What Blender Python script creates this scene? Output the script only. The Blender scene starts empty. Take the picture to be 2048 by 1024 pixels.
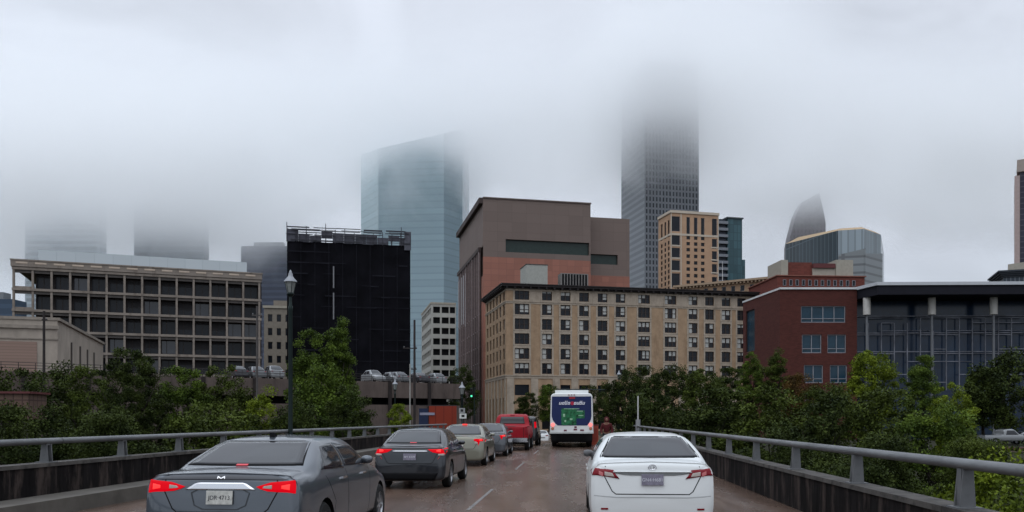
import bpy, bmesh, math, random
from mathutils import Vector, Matrix, noise
from mathutils.bvhtree import BVHTree
S = bpy.context.scene
COL = S.collection
F = 1650.0; HC = 1.68; VS = 0.0764; RZ = -math.atan(VS)
def P(px, py, d): return Vector(((px-1024)/F*d, d, HC+(838-py)/F*d))
def lat(l, y): return l+VS*y
# ---------------------------------------------------------------- camera
cam = bpy.data.cameras.new('camera'); co = bpy.data.objects.new('camera', cam); COL.objects.link(co)
co.location = (0, 0, HC); co.rotation_euler = (math.radians(90), 0, 0)
cam.sensor_width = 36; cam.lens = 36*F/2048; cam.shift_y = (838-512)/2048; cam.clip_end = 9000; cam.clip_start = .1
S.camera = co
S.view_settings.view_transform = 'Standard'; S.view_settings.look = 'None'
S.view_settings.exposure = 0.0; S.view_settings.gamma = 1.0
S.cycles.volume_bounces = 16; S.cycles.max_bounces = 18; S.cycles.diffuse_bounces = 3; S.cycles.glossy_bounces = 3
S.cycles.caustics_reflective = False; S.cycles.caustics_refractive = False
# ---------------------------------------------------------------- world: overcast sky
W = bpy.data.worlds.new('World'); S.world = W; W.use_nodes = True
nt = W.node_tree; N = nt.nodes; L = nt.links
bg = N['Background']
tc = N.new('ShaderNodeTexCoord'); sep = N.new('ShaderNodeSeparateXYZ'); L.new(tc.outputs['Generated'], sep.inputs[0])
def wm(op, a, b):
    n = N.new('ShaderNodeMath'); n.operation = op
    for i, v in enumerate((a, b)):
        if isinstance(v, (int, float)): n.inputs[i].default_value = v
        else: L.new(v, n.inputs[i])
    return n.outputs[0]
def wr(v, a, b, c, d):
    n = N.new('ShaderNodeMapRange'); n.interpolation_type = 'SMOOTHSTEP'; L.new(v, n.inputs[0])
    for i, x in enumerate((a, b, c, d)): n.inputs[i+1].default_value = x
    return n.outputs[0]
sx, sy, sz = sep.outputs
tot = wm('ADD', wm('ADD', wr(sz, 0, .42, 7.1, 7.4), wr(sz, .42, 1, 0, 11.5)),
         wm('ADD', wm('MULTIPLY', wr(sx, .35, -.5, 0, 1.3), wr(sz, .0, .4, .35, 1)), wr(sy, .2, -.8, 0, 2.5)))
mp = N.new('ShaderNodeMapping'); mp.inputs['Scale'].default_value = (1, 1, 2.2); L.new(tc.outputs['Generated'], mp.inputs[0])
nz = N.new('ShaderNodeTexNoise'); nz.inputs['Scale'].default_value = 3.4; nz.inputs['Detail'].default_value = 7; nz.inputs['Distortion'].default_value = .9
L.new(mp.outputs[0], nz.inputs['Vector'])
tot = wm('MULTIPLY', tot, wr(nz.outputs[0], .3, .7, .86, 1.09))
nz2 = N.new('ShaderNodeTexNoise'); nz2.inputs['Scale'].default_value = 1.7; nz2.inputs['Detail'].default_value = 3; L.new(tc.outputs['Generated'], nz2.inputs['Vector'])
cm = N.new('ShaderNodeMixRGB'); cm.inputs[1].default_value = (.87, .965, 1.09, 1); cm.inputs[2].default_value = (.90, .965, 1.09, 1)
L.new(wr(nz2.outputs[0], .4, .6, 0, 1), cm.inputs[0])
vm = N.new('ShaderNodeVectorMath'); vm.operation = 'SCALE'; L.new(cm.outputs[0], vm.inputs[0]); L.new(tot, vm.inputs[3])
sky = N.new('ShaderNodeTexSky'); sky.sky_type = 'NISHITA'; sky.sun_disc = False
SUN_EL, SUN_AZ = math.radians(52), math.radians(200)
sky.sun_elevation = SUN_EL; sky.sun_rotation = SUN_AZ
mx = N.new('ShaderNodeMixRGB'); mx.inputs[0].default_value = .04; L.new(vm.outputs[0], mx.inputs[1]); L.new(sky.outputs[0], mx.inputs[2])
L.new(mx.outputs[0], bg.inputs[0]); bg.inputs[1].default_value = .1
sl = bpy.data.lights.new('sun', 'SUN'); so = bpy.data.objects.new('sun', sl); COL.objects.link(so)
sl.energy = .5; sl.angle = math.radians(60); sl.color = (1, .97, .93)
so.rotation_euler = (math.radians(90)-SUN_EL, 0, math.pi-SUN_AZ)
# ---------------------------------------------------------------- helpers
def rgb(r, g, b):
    f = lambda c: (c/255/12.92 if c <= 10 else ((c/255+.055)/1.055)**2.4)
    return (f(r), f(g), f(b))
MATS = {}
def mat(name, c, rough=.7, metal=0., var=.12, scale=1.5, bump=0., coat=0., emit=None, estr=1., spec=.22, rvar=0., stretch=(1, 1, 1), detail=4):
    if name in MATS: return MATS[name]
    m = bpy.data.materials.new(name); m.use_nodes = True; nt = m.node_tree; b = nt.nodes['Principled BSDF']
    b.inputs['Base Color'].default_value = (*c, 1); b.inputs['Roughness'].default_value = rough; b.inputs['Metallic'].default_value = metal
    b.inputs['Coat Weight'].default_value = coat; b.inputs['Coat Roughness'].default_value = .05; b.inputs['Specular IOR Level'].default_value = spec
    if emit: b.inputs['Emission Color'].default_value = (*emit, 1); b.inputs['Emission Strength'].default_value = estr
    if var or bump or rvar:
        t = nt.nodes.new('ShaderNodeTexCoord'); mp = nt.nodes.new('ShaderNodeMapping'); mp.inputs['Scale'].default_value = stretch
        nt.links.new(t.outputs['Object'], mp.inputs[0])
        n = nt.nodes.new('ShaderNodeTexNoise'); n.inputs['Scale'].default_value = scale; n.inputs['Detail'].default_value = detail; n.inputs['Roughness'].default_value = .65
        nt.links.new(mp.outputs[0], n.inputs['Vector'])
        r = nt.nodes.new('ShaderNodeMapRange'); r.inputs[1].default_value = .3; r.inputs[2].default_value = .7; r.inputs[3].default_value = 1-var; r.inputs[4].default_value = 1+var
        nt.links.new(n.outputs[0], r.inputs[0])
        v = nt.nodes.new('ShaderNodeVectorMath'); v.operation = 'SCALE'; v.inputs[0].default_value = c; nt.links.new(r.outputs[0], v.inputs[3])
        nt.links.new(v.outputs[0], b.inputs['Base Color'])
        if rvar:
            r2 = nt.nodes.new('ShaderNodeMapRange'); r2.inputs[1].default_value = .35; r2.inputs[2].default_value = .65; r2.inputs[3].default_value = rough-rvar; r2.inputs[4].default_value = rough+rvar
            nt.links.new(n.outputs[0], r2.inputs[0]); nt.links.new(r2.outputs[0], b.inputs['Roughness'])
        if bump:
            bn = nt.nodes.new('ShaderNodeBump'); bn.inputs['Strength'].default_value = bump; bn.inputs['Distance'].default_value = .03
            nt.links.new(n.outputs[0], bn.inputs['Height']); nt.links.new(bn.outputs[0], b.inputs['Normal'])
    MATS[name] = m; return m
def grid_mat(name, c1, c2, w, h, line=.1, rough=.3, metal=0., var=.1, offset=0., c3=None):
    """panels w x h metres (local x+y along, z up) divided by lines: a curtain wall or a brick bond"""
    if name in MATS: return MATS[name]
    m = mat(name, c1, rough, metal, 0); nt = m.node_tree; b = nt.nodes['Principled BSDF']
    t = nt.nodes.new('ShaderNodeTexCoord'); sp = nt.nodes.new('ShaderNodeSeparateXYZ'); nt.links.new(t.outputs['Object'], sp.inputs[0])
    ad = nt.nodes.new('ShaderNodeMath'); ad.operation = 'ADD'; nt.links.new(sp.outputs[0], ad.inputs[0]); nt.links.new(sp.outputs[1], ad.inputs[1])
    cb = nt.nodes.new('ShaderNodeCombineXYZ'); nt.links.new(ad.outputs[0], cb.inputs[0]); nt.links.new(sp.outputs[2], cb.inputs[1])
    br = nt.nodes.new('ShaderNodeTexBrick'); br.offset = offset; br.inputs['Scale'].default_value = 1; br.inputs['Brick Width'].default_value = w; br.inputs['Row Height'].default_value = h
    br.inputs['Mortar Size'].default_value = line; br.inputs['Mortar Smooth'].default_value = .1
    a = c3 or tuple(x*(1-var*2) for x in c1)
    br.inputs['Color1'].default_value = (*c1, 1); br.inputs['Color2'].default_value = (*a, 1); br.inputs['Mortar'].default_value = (*c2, 1); br.inputs['Bias'].default_value = -.2
    nt.links.new(cb.outputs[0], br.inputs['Vector']); nt.links.new(br.outputs[0], b.inputs['Base Color'])
    return m
class MB:
    def __init__(s): s.v = []; s.f = []; s.m = []
    def face(s, pts, mi=0):
        k = len(s.v); s.v += [tuple(p) for p in pts]; s.f.append(tuple(range(k, k+len(pts)))); s.m.append(mi)
    def box(s, a, b, mi=0, rot=None, c=None):
        x0, y0, z0 = a; x1, y1, z1 = b
        v = [Vector(p) for p in ((x0,y0,z0),(x1,y0,z0),(x1,y1,z0),(x0,y1,z0),(x0,y0,z1),(x1,y0,z1),(x1,y1,z1),(x0,y1,z1))]
        if rot is not None:
            cc = Vector(c) if c is not None else (v[0]+v[6])/2
            v = [rot @ (p-cc)+cc for p in v]
        k = len(s.v); s.v += [tuple(p) for p in v]
        for f in ((0,3,2,1),(4,5,6,7),(0,1,5,4),(1,2,6,5),(2,3,7,6),(3,0,4,7)): s.f.append(tuple(k+i for i in f)); s.m.append(mi)
        return s
    def prism(s, poly, z0, z1, mi=0):
        """poly counter-clockwise seen from above; z1 may be a list per corner"""
        n = len(poly); zt = z1 if isinstance(z1, (list, tuple)) else [z1]*n
        k = len(s.v); s.v += [(p[0], p[1], z0) for p in poly]+[(p[0], p[1], z) for p, z in zip(poly, zt)]
        s.f.append(tuple(k+i for i in reversed(range(n)))); s.m.append(mi)
        s.f.append(tuple(k+n+i for i in range(n))); s.m.append(mi)
        for i in range(n):
            j = (i+1) % n; s.f.append((k+i, k+j, k+n+j, k+n+i)); s.m.append(mi)
        return s
    def tube(s, p, q, r0, r1=None, n=8, mi=0):
        p = Vector(p); q = Vector(q); r1 = r0 if r1 is None else r1; d = (q-p).normalized()
        a = d.orthogonal().normalized(); b = d.cross(a); k = len(s.v)
        for c, r in ((p, r0), (q, r1)):
            for i in range(n):
                t = 2*math.pi*i/n; s.v.append(tuple(c+a*math.cos(t)*r+b*math.sin(t)*r))
        for i in range(n):
            j = (i+1) % n; s.f.append((k+i, k+j, k+n+j, k+n+i)); s.m.append(mi)
        s.f.append(tuple(k+i for i in reversed(range(n)))); s.m.append(mi); s.f.append(tuple(k+n+i for i in range(n))); s.m.append(mi)
        return s
    def lathe(s, prof, n=16, c=(0, 0, 0), axis='z', mi=0):
        """prof: list of (r, h)"""
        k = len(s.v)
        for r, h in prof:
            for i in range(n):
                t = 2*math.pi*i/n; a, b = r*math.cos(t), r*math.sin(t)
                s.v.append((c[0]+a, c[1]+b, c[2]+h) if axis == 'z' else (c[0]+h, c[1]+a, c[2]+b))
        for q in range(len(prof)-1):
            for i in range(n):
                j = (i+1) % n; s.f.append((k+q*n+i, k+q*n+j, k+q*n+n+j, k+q*n+n+i)); s.m.append(mi)
        return s
    def wall(s, o, u, Wd, H, ops, dp, mi=0, rev=None):
        """a wall plane with recessed openings (x, z, w, h); u along it, outward normal (u.y, -u.x)"""
        o = Vector(o); u = Vector((u[0], u[1], 0)); n = Vector((u.y, -u.x, 0)); up = Vector((0, 0, 1)); rev = mi if rev is None else rev
        xs = sorted({0., round(Wd, 4)} | {round(x, 4) for a in ops for x in (a[0], a[0]+a[2]) if 0 < x < Wd})
        zs = sorted({0., round(H, 4)} | {round(z, 4) for a in ops for z in (a[1], a[1]+a[3]) if 0 < z < H})
        g = lambda x, z, d=0: o+u*x+up*z-n*d
        for j in range(len(zs)-1):
            run = None
            for i in range(len(xs)-1):
                cx, cz = (xs[i]+xs[i+1])/2, (zs[j]+zs[j+1])/2
                hole = any(a[0] < cx < a[0]+a[2] and a[1] < cz < a[1]+a[3] for a in ops)
                if not hole:
                    if run is None: run = xs[i]
                if (hole or i == len(xs)-2) and run is not None:
                    e = xs[i] if hole else xs[i+1]
                    s.face((g(run, zs[j]), g(e, zs[j]), g(e, zs[j+1]), g(run, zs[j+1])), mi); run = None
        for x, z, w, h in ops:
            s.face((g(x,z), g(x,z,dp), g(x+w,z,dp), g(x+w,z)), rev); s.face((g(x,z+h), g(x+w,z+h), g(x+w,z+h,dp), g(x,z+h,dp)), rev)
            s.face((g(x,z), g(x,z+h), g(x,z+h,dp), g(x,z,dp)), rev); s.face((g(x+w,z), g(x+w,z,dp), g(x+w,z+h,dp), g(x+w,z+h)), rev)
        return s
    def mesh(s, name, mats, smooth=False):
        me = bpy.data.meshes.new(name); me.from_pydata(s.v, [], s.f)
        for m in (mats if isinstance(mats, (list, tuple)) else [mats]): me.materials.append(m)
        if any(s.m): me.polygons.foreach_set('material_index', s.m)
        if smooth:
            bm = bmesh.new(); bm.from_mesh(me); bmesh.ops.remove_doubles(bm, verts=bm.verts, dist=1e-4); bmesh.ops.recalc_face_normals(bm, faces=bm.faces)
            bm.to_mesh(me); bm.free(); me.shade_smooth()
            if smooth != 'all': me.set_sharp_from_angle(angle=math.radians(38))
        return me
    def build(s, name, mats, parent=None, smooth=False, loc=None, rz=None):
        return link(name, s.mesh(name, mats, smooth), parent, loc, rz)
def link(name, me, parent=None, loc=None, rz=None):
    o = bpy.data.objects.new(name, me); COL.objects.link(o)
    if parent is not None: o.parent = parent
    if loc is not None: o.location = loc
    if rz is not None: o.rotation_euler = (0, 0, rz)
    return o
def tag(o, label=None, cat=None, group=None, kind=None):
    if label: o['label'] = label
    if cat: o['category'] = cat
    if group: o['group'] = group
    if kind: o['kind'] = kind
    return o
def thing(name, label, cat, loc, rz=0, group=None):
    o = bpy.data.objects.new(name, None); COL.objects.link(o); o.location = loc; o.rotation_euler = (0, 0, rz); o.empty_display_size = .2
    return tag(o, label, cat, group)
KIDS = {}
def kids(o):
    return [c for c in bpy.data.objects if c.parent == o]
def dup(root, loc, rz, label, scale=None, group=None):
    r = root.copy(); COL.objects.link(r); r.location = loc; r.rotation_euler = (0, 0, rz); r['label'] = label
    if scale: r.scale = scale
    if group: r['group'] = group
    def rec(a, b):
        for c in kids(a):
            n = c.copy(); COL.objects.link(n); n.parent = b; rec(c, n)
    rec(root, r); return r
# ---------------------------------------------------------------- palette
concrete = mat('concrete', (.13, .105, .085), .85, var=.25, scale=.5, bump=.2)
dark_conc = mat('stained_concrete', (.010, .0085, .0085), .95, spec=.08, var=.6, scale=1.6, bump=.3, stretch=(3, 3, .5))
cap_conc = mat('coping_concrete', (.075, .068, .062), .8, var=.35, scale=2, bump=.2)
steel = mat('painted_steel', (.125, .128, .132), .5, .15, var=.25, scale=2.5, stretch=(1, .4, 1))
def streaks(m, c2, thr=(.42, .62), sc=(2.2, 2.2, .25), amount=.8):
    nt = m.node_tree; b = nt.nodes['Principled BSDF']; old = b.inputs['Base Color'].links[0].from_socket
    t = nt.nodes.new('ShaderNodeTexCoord'); mp = nt.nodes.new('ShaderNodeMapping'); mp.inputs['Scale'].default_value = sc; nt.links.new(t.outputs['Object'], mp.inputs[0])
    n = nt.nodes.new('ShaderNodeTexNoise'); n.inputs['Scale'].default_value = 1.0; n.inputs['Detail'].default_value = 6; n.inputs['Roughness'].default_value = .7; nt.links.new(mp.outputs[0], n.inputs['Vector'])
    r = nt.nodes.new('ShaderNodeMapRange'); r.interpolation_type = 'SMOOTHSTEP'; r.inputs[1].default_value = thr[0]; r.inputs[2].default_value = thr[1]; r.inputs[4].default_value = amount; nt.links.new(n.outputs[0], r.inputs[0])
    x = nt.nodes.new('ShaderNodeMixRGB'); x.inputs[2].default_value = (*c2, 1); nt.links.new(r.outputs[0], x.inputs[0]); nt.links.new(old, x.inputs[1]); nt.links.new(x.outputs[0], b.inputs['Base Color'])
streaks(dark_conc, (.070, .053, .046), (.48, .66), (2.6, 2.6, .5))
streaks(cap_conc, (.022, .020, .019), (.5, .62), (3, 3, 3), .7)
streaks(steel, (.05, .045, .042), (.55, .7), (2, 1.2, 4), .5)
black = mat('black_plastic', (.006, .006, .007), .7, var=0, spec=.1)
tyre_m = mat('tyre_rubber', (.015, .015, .015), .8, var=.2)
rim_m = mat('alloy_rim', (.35, .35, .36), .3, .8, var=0)
dglass = mat('tinted_glass', (.012, .013, .017), .06, var=0, spec=.45)
bglass = mat('building_glass', (.008, .010, .014), .2, var=.3, scale=.6)
bluglass = mat('blue_glass', (.012, .035, .055), .08, var=.3, scale=.5)
blind_m = mat('window_blind', (.38, .38, .36), .7, var=.1)
wframe = mat('dark_window_frame', (.035, .025, .022), .5, var=.1)
lframe = mat('pale_window_frame', (.22, .22, .24), .5, var=.1)
chrome = mat('chrome', (.6, .6, .62), .15, 1., var=0)
white_p = mat('white_enamel', (.7, .7, .69), .5, var=.05)
# ================================================================ SETTING
def road_z(y):
    if y < 62: return 0.0
    t = min(1, (y-62)/34); return -1.15*(t*t*(3-2*t))
def ground_z(x, y):
    # a wooded valley beside the bridge that climbs to street level
    l = x-VS*y
    t = min(1, max(0, (y-62)/26)); t = t*t*(3-2*t)
    z = -6.5*(1-t)-1.3*t
    return z+noise.noise(Vector((x/14, y/14, 0)))*.35*(1-t)
mb = MB()
xs = [-4000, -1500, -600, -260, -130]+[-100+5*i for i in range(41)]+[130, 260, 600, 1500, 4000]
ys = [-600, -100, -40]+[-20+5*i for i in range(30)]+[140, 180, 260, 500, 1000, 2500, 6000]
mb.v = [(x, y, ground_z(x, y) if -300 < x < 300 and -50 < y < 400 else (-1.3 if y > 90 else -6.5)) for x in xs for y in ys]
n = len(ys)
mb.f = [(i*n+j, i*n+n+j, i*n+n+j+1, i*n+j+1) for i in range(len(xs)-1) for j in range(n-1)]; mb.m = [0]*len(mb.f)
tag(mb.build('ground', mat('grassy_ground', (.02, .02, .010), .95, var=.4, scale=.3, bump=.3), smooth='all'), kind='structure')
# road: wet brownish concrete
rm = mat('wet_road_concrete', (.104, .067, .050), .25, spec=.32, var=.13, scale=.6, bump=.015, rvar=.06, stretch=(1.6, .3, 1), detail=4)
def road_details():
    nt = rm.node_tree; b = nt.nodes['Principled BSDF']; old = b.inputs['Base Color'].links[0].from_socket
    t = nt.nodes.new('ShaderNodeTexCoord'); sp = nt.nodes.new('ShaderNodeSeparateXYZ'); nt.links.new(t.outputs['Object'], sp.inputs[0])
    def m(op, a, b_=None):
        n = nt.nodes.new('ShaderNodeMath'); n.operation = op
        for i, v in enumerate((a, b_)):
            if v is None: continue
            if isinstance(v, (int, float)): n.inputs[i].default_value = v
            else: nt.links.new(v, n.inputs[i])
        return n.outputs[0]
    # cast joints across the deck every 5 m, and the lengthwise joints between lanes
    fr = m('ABSOLUTE', m('SUBTRACT', m('FRACT', m('MULTIPLY', sp.outputs[1], .2)), .5))
    jn = m('LESS_THAN', fr, .004)
    lx = m('SUBTRACT', sp.outputs[0], m('MULTIPLY', sp.outputs[1], VS))
    trk = nt.nodes.new('ShaderNodeTexNoise'); trk.inputs['Scale'].default_value = 1.1; trk.inputs['Detail'].default_value = 3
    cb = nt.nodes.new('ShaderNodeCombineXYZ'); nt.links.new(lx, cb.inputs[0]); nt.links.new(m('MULTIPLY', sp.outputs[1], .03), cb.inputs[1]); nt.links.new(cb.outputs[0], trk.inputs['Vector'])
    rg = nt.nodes.new('ShaderNodeMapRange'); nt.links.new(trk.outputs[0], rg.inputs[0])
    for i, x in enumerate((.3, .7, .62, 1.25)): rg.inputs[i+1].default_value = x
    k = m('MULTIPLY', rg.outputs[0], m('SUBTRACT', 1, m('MULTIPLY', jn, .75)))
    v = nt.nodes.new('ShaderNodeVectorMath'); v.operation = 'SCALE'; nt.links.new(old, v.inputs[0]); nt.links.new(k, v.inputs[3]); nt.links.new(v.outputs[0], b.inputs['Base Color'])
road_details()
def strip(name, l0, l1, y0, y1, dz, m, step=4, thick=0):
    mb = MB(); k = max(1, int((y1-y0)/step))
    for i in range(k):
        a = y0+(y1-y0)*i/k; b = y0+(y1-y0)*(i+1)/k
        za, zb = road_z(a)+dz, road_z(b)+dz
        mb.face(((lat(l0, a), a, za), (lat(l1, a), a, za), (lat(l1, b), b, zb), (lat(l0, b), b, zb)))
    if thick:
        for l in (l0, l1):
            mb.face(((lat(l, y0), y0, road_z(y0)+dz), (lat(l, y1), y1, dz), (lat(l, y1), y1, dz-thick), (lat(l, y0), y0, dz-thick)))
        mb.face(((lat(l0, y0), y0, dz-thick), (lat(l1, y0), y0, dz-thick), (lat(l1, y1), y1, dz-thick), (lat(l0, y1), y1, dz-thick)))
    return mb.build(name, m)
tag(strip('road', -9.1, 4.15, -12, 240, 0, rm), kind='structure')
mk = mat('worn_lane_paint', (.15, .14, .135), .5, var=.5, scale=6)
mb = MB()
for y in [15.2+12.2*i for i in range(-1, 14)]:
    a, b = y, y+4.6; mb.face([(lat(l, t), t, road_z(t)+.004) for l, t in ((-2.01, a), (-1.94, a), (-1.94, b), (-2.01, b))])
tag(mb.build('road_marking', mk), kind='structure')
# raised kerb walk along the left parapet
mb = MB()
mb.face([(lat(l, y), y, .27) for l, y in ((-9.9, -12), (-9.1, -12), (-9.1, 66), (-9.9, 66))])
mb.face([(lat(-9.1, y), y, z) for y, z in ((-12, -.05), (66, -.05), (66, .27), (-12, .27))])
tag(mb.build('pavement', mat('walk_concrete', (.10, .09, .078), .7, var=.3, scale=1.2, bump=.2)), kind='structure')
# bridge slab with a pier
bm_ = MB()
bm_.face([(lat(l, y), y, -.9) for l, y in ((-10.2, -12), (4.5, -12), (4.5, 66), (-10.2, 66))])
for l in (-10.2, 4.5): bm_.face([(lat(l, y), y, z) for y, z in ((-12, -.9), (66, -.9), (66, -.02), (-12, -.02))])
for y in (6, 26, 46):
    bm_.box((lat(-9.2, y), y, -7.5), (lat(3.6, y), y+1.0, -.9))
tag(bm_.build('bridge_structure', concrete), kind='structure')
def parapet(l0, l1, h, y0, y1, label, zb=-.35):
    r = thing('bridge_parapet', label, 'parapet wall', (lat(l0, y0), y0, 0))
    o = Vector(r.location)
    mb = MB(); cp = MB(); y = y0; s = 1 if l1 > l0 else -1
    while y < y1-.1:
        e = min(y+9.6, y1)
        def q(l, yy, z): return Vector((lat(l, yy), yy, z))-o
        def blk(m, la, lb, za, zb_, ya, yb):
            a, b = min(la, lb), max(la, lb)
            v = [q(a, ya, za), q(b, ya, za), q(b, yb, za), q(a, yb, za), q(a, ya, zb_), q(b, ya, zb_), q(b, yb, zb_), q(a, yb, zb_)]
            for f in ((0,3,2,1),(4,5,6,7),(0,1,5,4),(1,2,6,5),(2,3,7,6),(3,0,4,7)): m.face([v[i] for i in f])
        blk(mb, l0, l1, zb, h-.07, y+.012, e-.012)
        blk(cp, l0-s*.03, l1+s*.03, h-.07, h, y+.008, e-.008)
        y = e
    mb.build('wall_panel', dark_conc, r); cp.build('coping', cap_conc, r)
parapet(4.12, 4.42, .71, -10, 64, 'low dark water-stained concrete parapet under the steel rail on the right side of the road')
parapet(-9.87, -10.17, .86, -10, 66, 'low black-stained concrete parapet along the raised walk behind the grey and brown sedans')
def railing(l, zw, zr, y0, y1, sp, off, label, joint):
    r = thing('bridge_railing', label, 'railing', (lat(l, y0), y0, zw)); o = Vector(r.location)
    def q(yy, z, dl=0): return Vector((lat(l+dl, yy), yy, z))-o
    d = Vector((VS, 1, 0)).normalized(); sd = Vector((1, -VS, 0)).normalized()
    mb = MB(); y = y0
    while y < y1-.1:
        e = min(y+joint, y1); k = len(mb.v); n = 14
        for yy in (y+.01, e-.01):
            for i in range(n):
                t = 2*math.pi*i/n; mb.v.append(tuple(q(yy, zr)+sd*math.cos(t)*.085+Vector((0, 0, math.sin(t)*.06))))
        for i in range(n):
            j = (i+1) % n; mb.f.append((k+i, k+n+i, k+n+j, k+j)); mb.m.append(0)
        mb.tube(q(e-.13, zr), q(e+.13, zr), .052, n=10)
        y = e
    mb.build('rail', steel, r, smooth=True)
    pm = MB()  # one post: two shaped plates with webs between them
    for s in (-1, 1):
        pts = [(-.085, 0), (.085, 0), (.06, zr-zw-.05), (-.045, zr-zw-.05)]
        a = [Vector((x, s*.065-.012, z)) for x, z in pts]; b = [Vector((x, s*.065+.012, z)) for x, z in pts]
        pm.face(a); pm.face(b[::-1])
        for i in range(4): pm.face((a[i], b[i], b[(i+1) % 4], a[(i+1) % 4])[::-1])
    pm.box((-.075, -.06, 0), (.03, .06, .02)); pm.box((-.06, -.05, .02), (-.035, .05, zr-zw-.05)); pm.box((-.14, -.13, -.012), (.14, .13, .014))
    pm.box((-.05, -.075, zr-zw-.075), (.05, .075, zr-zw-.045))
    me = pm.mesh('post', steel)
    y = off
    while y < y1-.5:
        link('post', me, r, q(y, zw), RZ); y += sp
railing(4.25, .712, 1.19, -8, 62, 3.45, 9.0-3.45*4, 'round grey steel bridge rail on short posts beside the white sedan and the trees', 12.0)
railing(-10.0, .862, 1.26, -8, 64, 2.62, 15.6-2.62*8, 'grey steel bridge rail on short posts running behind the grey sedan to the lamp post', 12.0)

# ================================================================ BUILDINGS
def win_mesh(w, h, style, seed=0):
    """(frame mesh, pane mesh) facing -y, origin bottom left"""
    key = (round(w, 2), round(h, 2), style)
    if key in WC: return WC[key]
    fr = MB(); pn = MB(); fm, gm = wframe, bglass; t = .09
    if style.startswith('hotel'):
        v = int(style[-1]); nx = 3 if w > 3 else 2; t = .13
        for a in ((0, 0, w, t), (0, h-t, w, t), (0, t, t, h-2*t), (w-t, t, t, h-2*t)): fr.box((a[0], -.02, a[1]), (a[0]+a[2], .12, a[1]+a[3]))
        for i in range(1, nx): fr.box((w*i/nx-.13, -.025, t), (w*i/nx+.13, .115, h-t))
        fr.box((t, -.01, h*.5-.05), (w-t, .10, h*.5+.05))
        rr = random.Random(v*7+1)
        for i in range(nx):
            x0, x1 = w*i/nx, w*(i+1)/nx
            k = (0, 1, .5, .75, .5, 1, .3, 0)[v] if rr.random() < .7 else rr.choice((0, .5, 1))
            zb = h*(1-k)
            if k < 1: pn.face(((x0, .11, 0), (x1, .11, 0), (x1, .11, zb), (x0, .11, zb)), 0)
            if k > 0: pn.face(((x0, .10, zb), (x1, .10, zb), (x1, .10, h), (x0, .10, h)), 1)
        ms = (fr.mesh('window', fm), pn.mesh('pane', [bglass, blind_m]))
    elif style.startswith('bay'):
        v = int(style[3:]); dk = mat('dark_blind', (.035, .034, .036), .8); k = (0, .35, 0, .2, .6, 0)[v]
        for a in ((0, 0, w, t), (0, h-t, w, t), (0, t, t, h-2*t), (w-t, t, t, h-2*t)): fr.box((a[0], -.02, a[1]), (a[0]+a[2], .1, a[1]+a[3]))
        fr.box((w*(.5 if v % 2 else .36)-.04, -.015, t), (w*(.5 if v % 2 else .36)+.04, .095, h-t)); zb = h*(1-k)
        pn.face(((0, .09, 0), (w, .09, 0), (w, .09, zb), (0, .09, zb)), 0)
        if k: pn.face(((0, .085, zb), (w, .085, zb), (w, .085, h), (0, .085, h)), 1)
        ms = (fr.mesh('window', fm), pn.mesh('pane', [bglass if v != 2 else mat('bay_glass_b', (.02, .022, .03), .1, spec=.5), dk]))
    elif style.startswith('strip'):
        nx = int(style[5:]); t = .1
        for a in ((0, 0, w, t), (0, h-t, w, t), (0, t, t, h-2*t), (w-t, t, t, h-2*t)): fr.box((a[0], -.03, a[1]), (a[0]+a[2], .1, a[1]+a[3]))
        for i in range(1, nx): fr.box((w*i/nx-.05, -.025, t), (w*i/nx+.05, .095, h-t))
        fr.box((t, -.02, h*.22), (w-t, .09, h*.22+.09))
        fr.box((-.1, -.12, -.16), (w+.1, .1, 0))
        pn.face(((0, .09, 0), (w, .09, 0), (w, .09, h), (0, .09, h)))
        ms = (fr.mesh('window', lframe), pn.mesh('pane', bluglass))
    else:
        for a in ((0, 0, w, t), (0, h-t, w, t), (0, t, t, h-2*t), (w-t, t, t, h-2*t)): fr.box((a[0], -.02, a[1]), (a[0]+a[2], .1, a[1]+a[3]))
        if style == 'plain2': fr.box((w/2-.04, -.015, t), (w/2+.04, .095, h-t))
        pn.face(((0, .09, 0), (w, .09, 0), (w, .09, h), (0, .09, h)))
        ms = (fr.mesh('window', {'plain_light': lframe}.get(style, wframe)), pn.mesh('pane', bluglass if style == 'blue' else bglass))
    WC[key] = ms; return ms
WC = {}
def window(root, o, u, x, z, w, h, dp, style):
    fm, pm = win_mesh(w, h, style)
    n = Vector((u[1], -u[0], 0)); loc = Vector(o)+Vector((u[0], u[1], 0))*x+Vector((0, 0, z))-n*dp
    f = link('window', fm, root, loc, math.atan2(u[1], u[0])); link('pane', pm, f); return f
def bthing(name, label, px, d, z0, deg, cat='building'):
    return thing(name, label, cat, ((px-1024)/F*d, d, z0), math.radians(deg))
def zof(py, d, z0): return HC+(838-py)/F*d-z0

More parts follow.
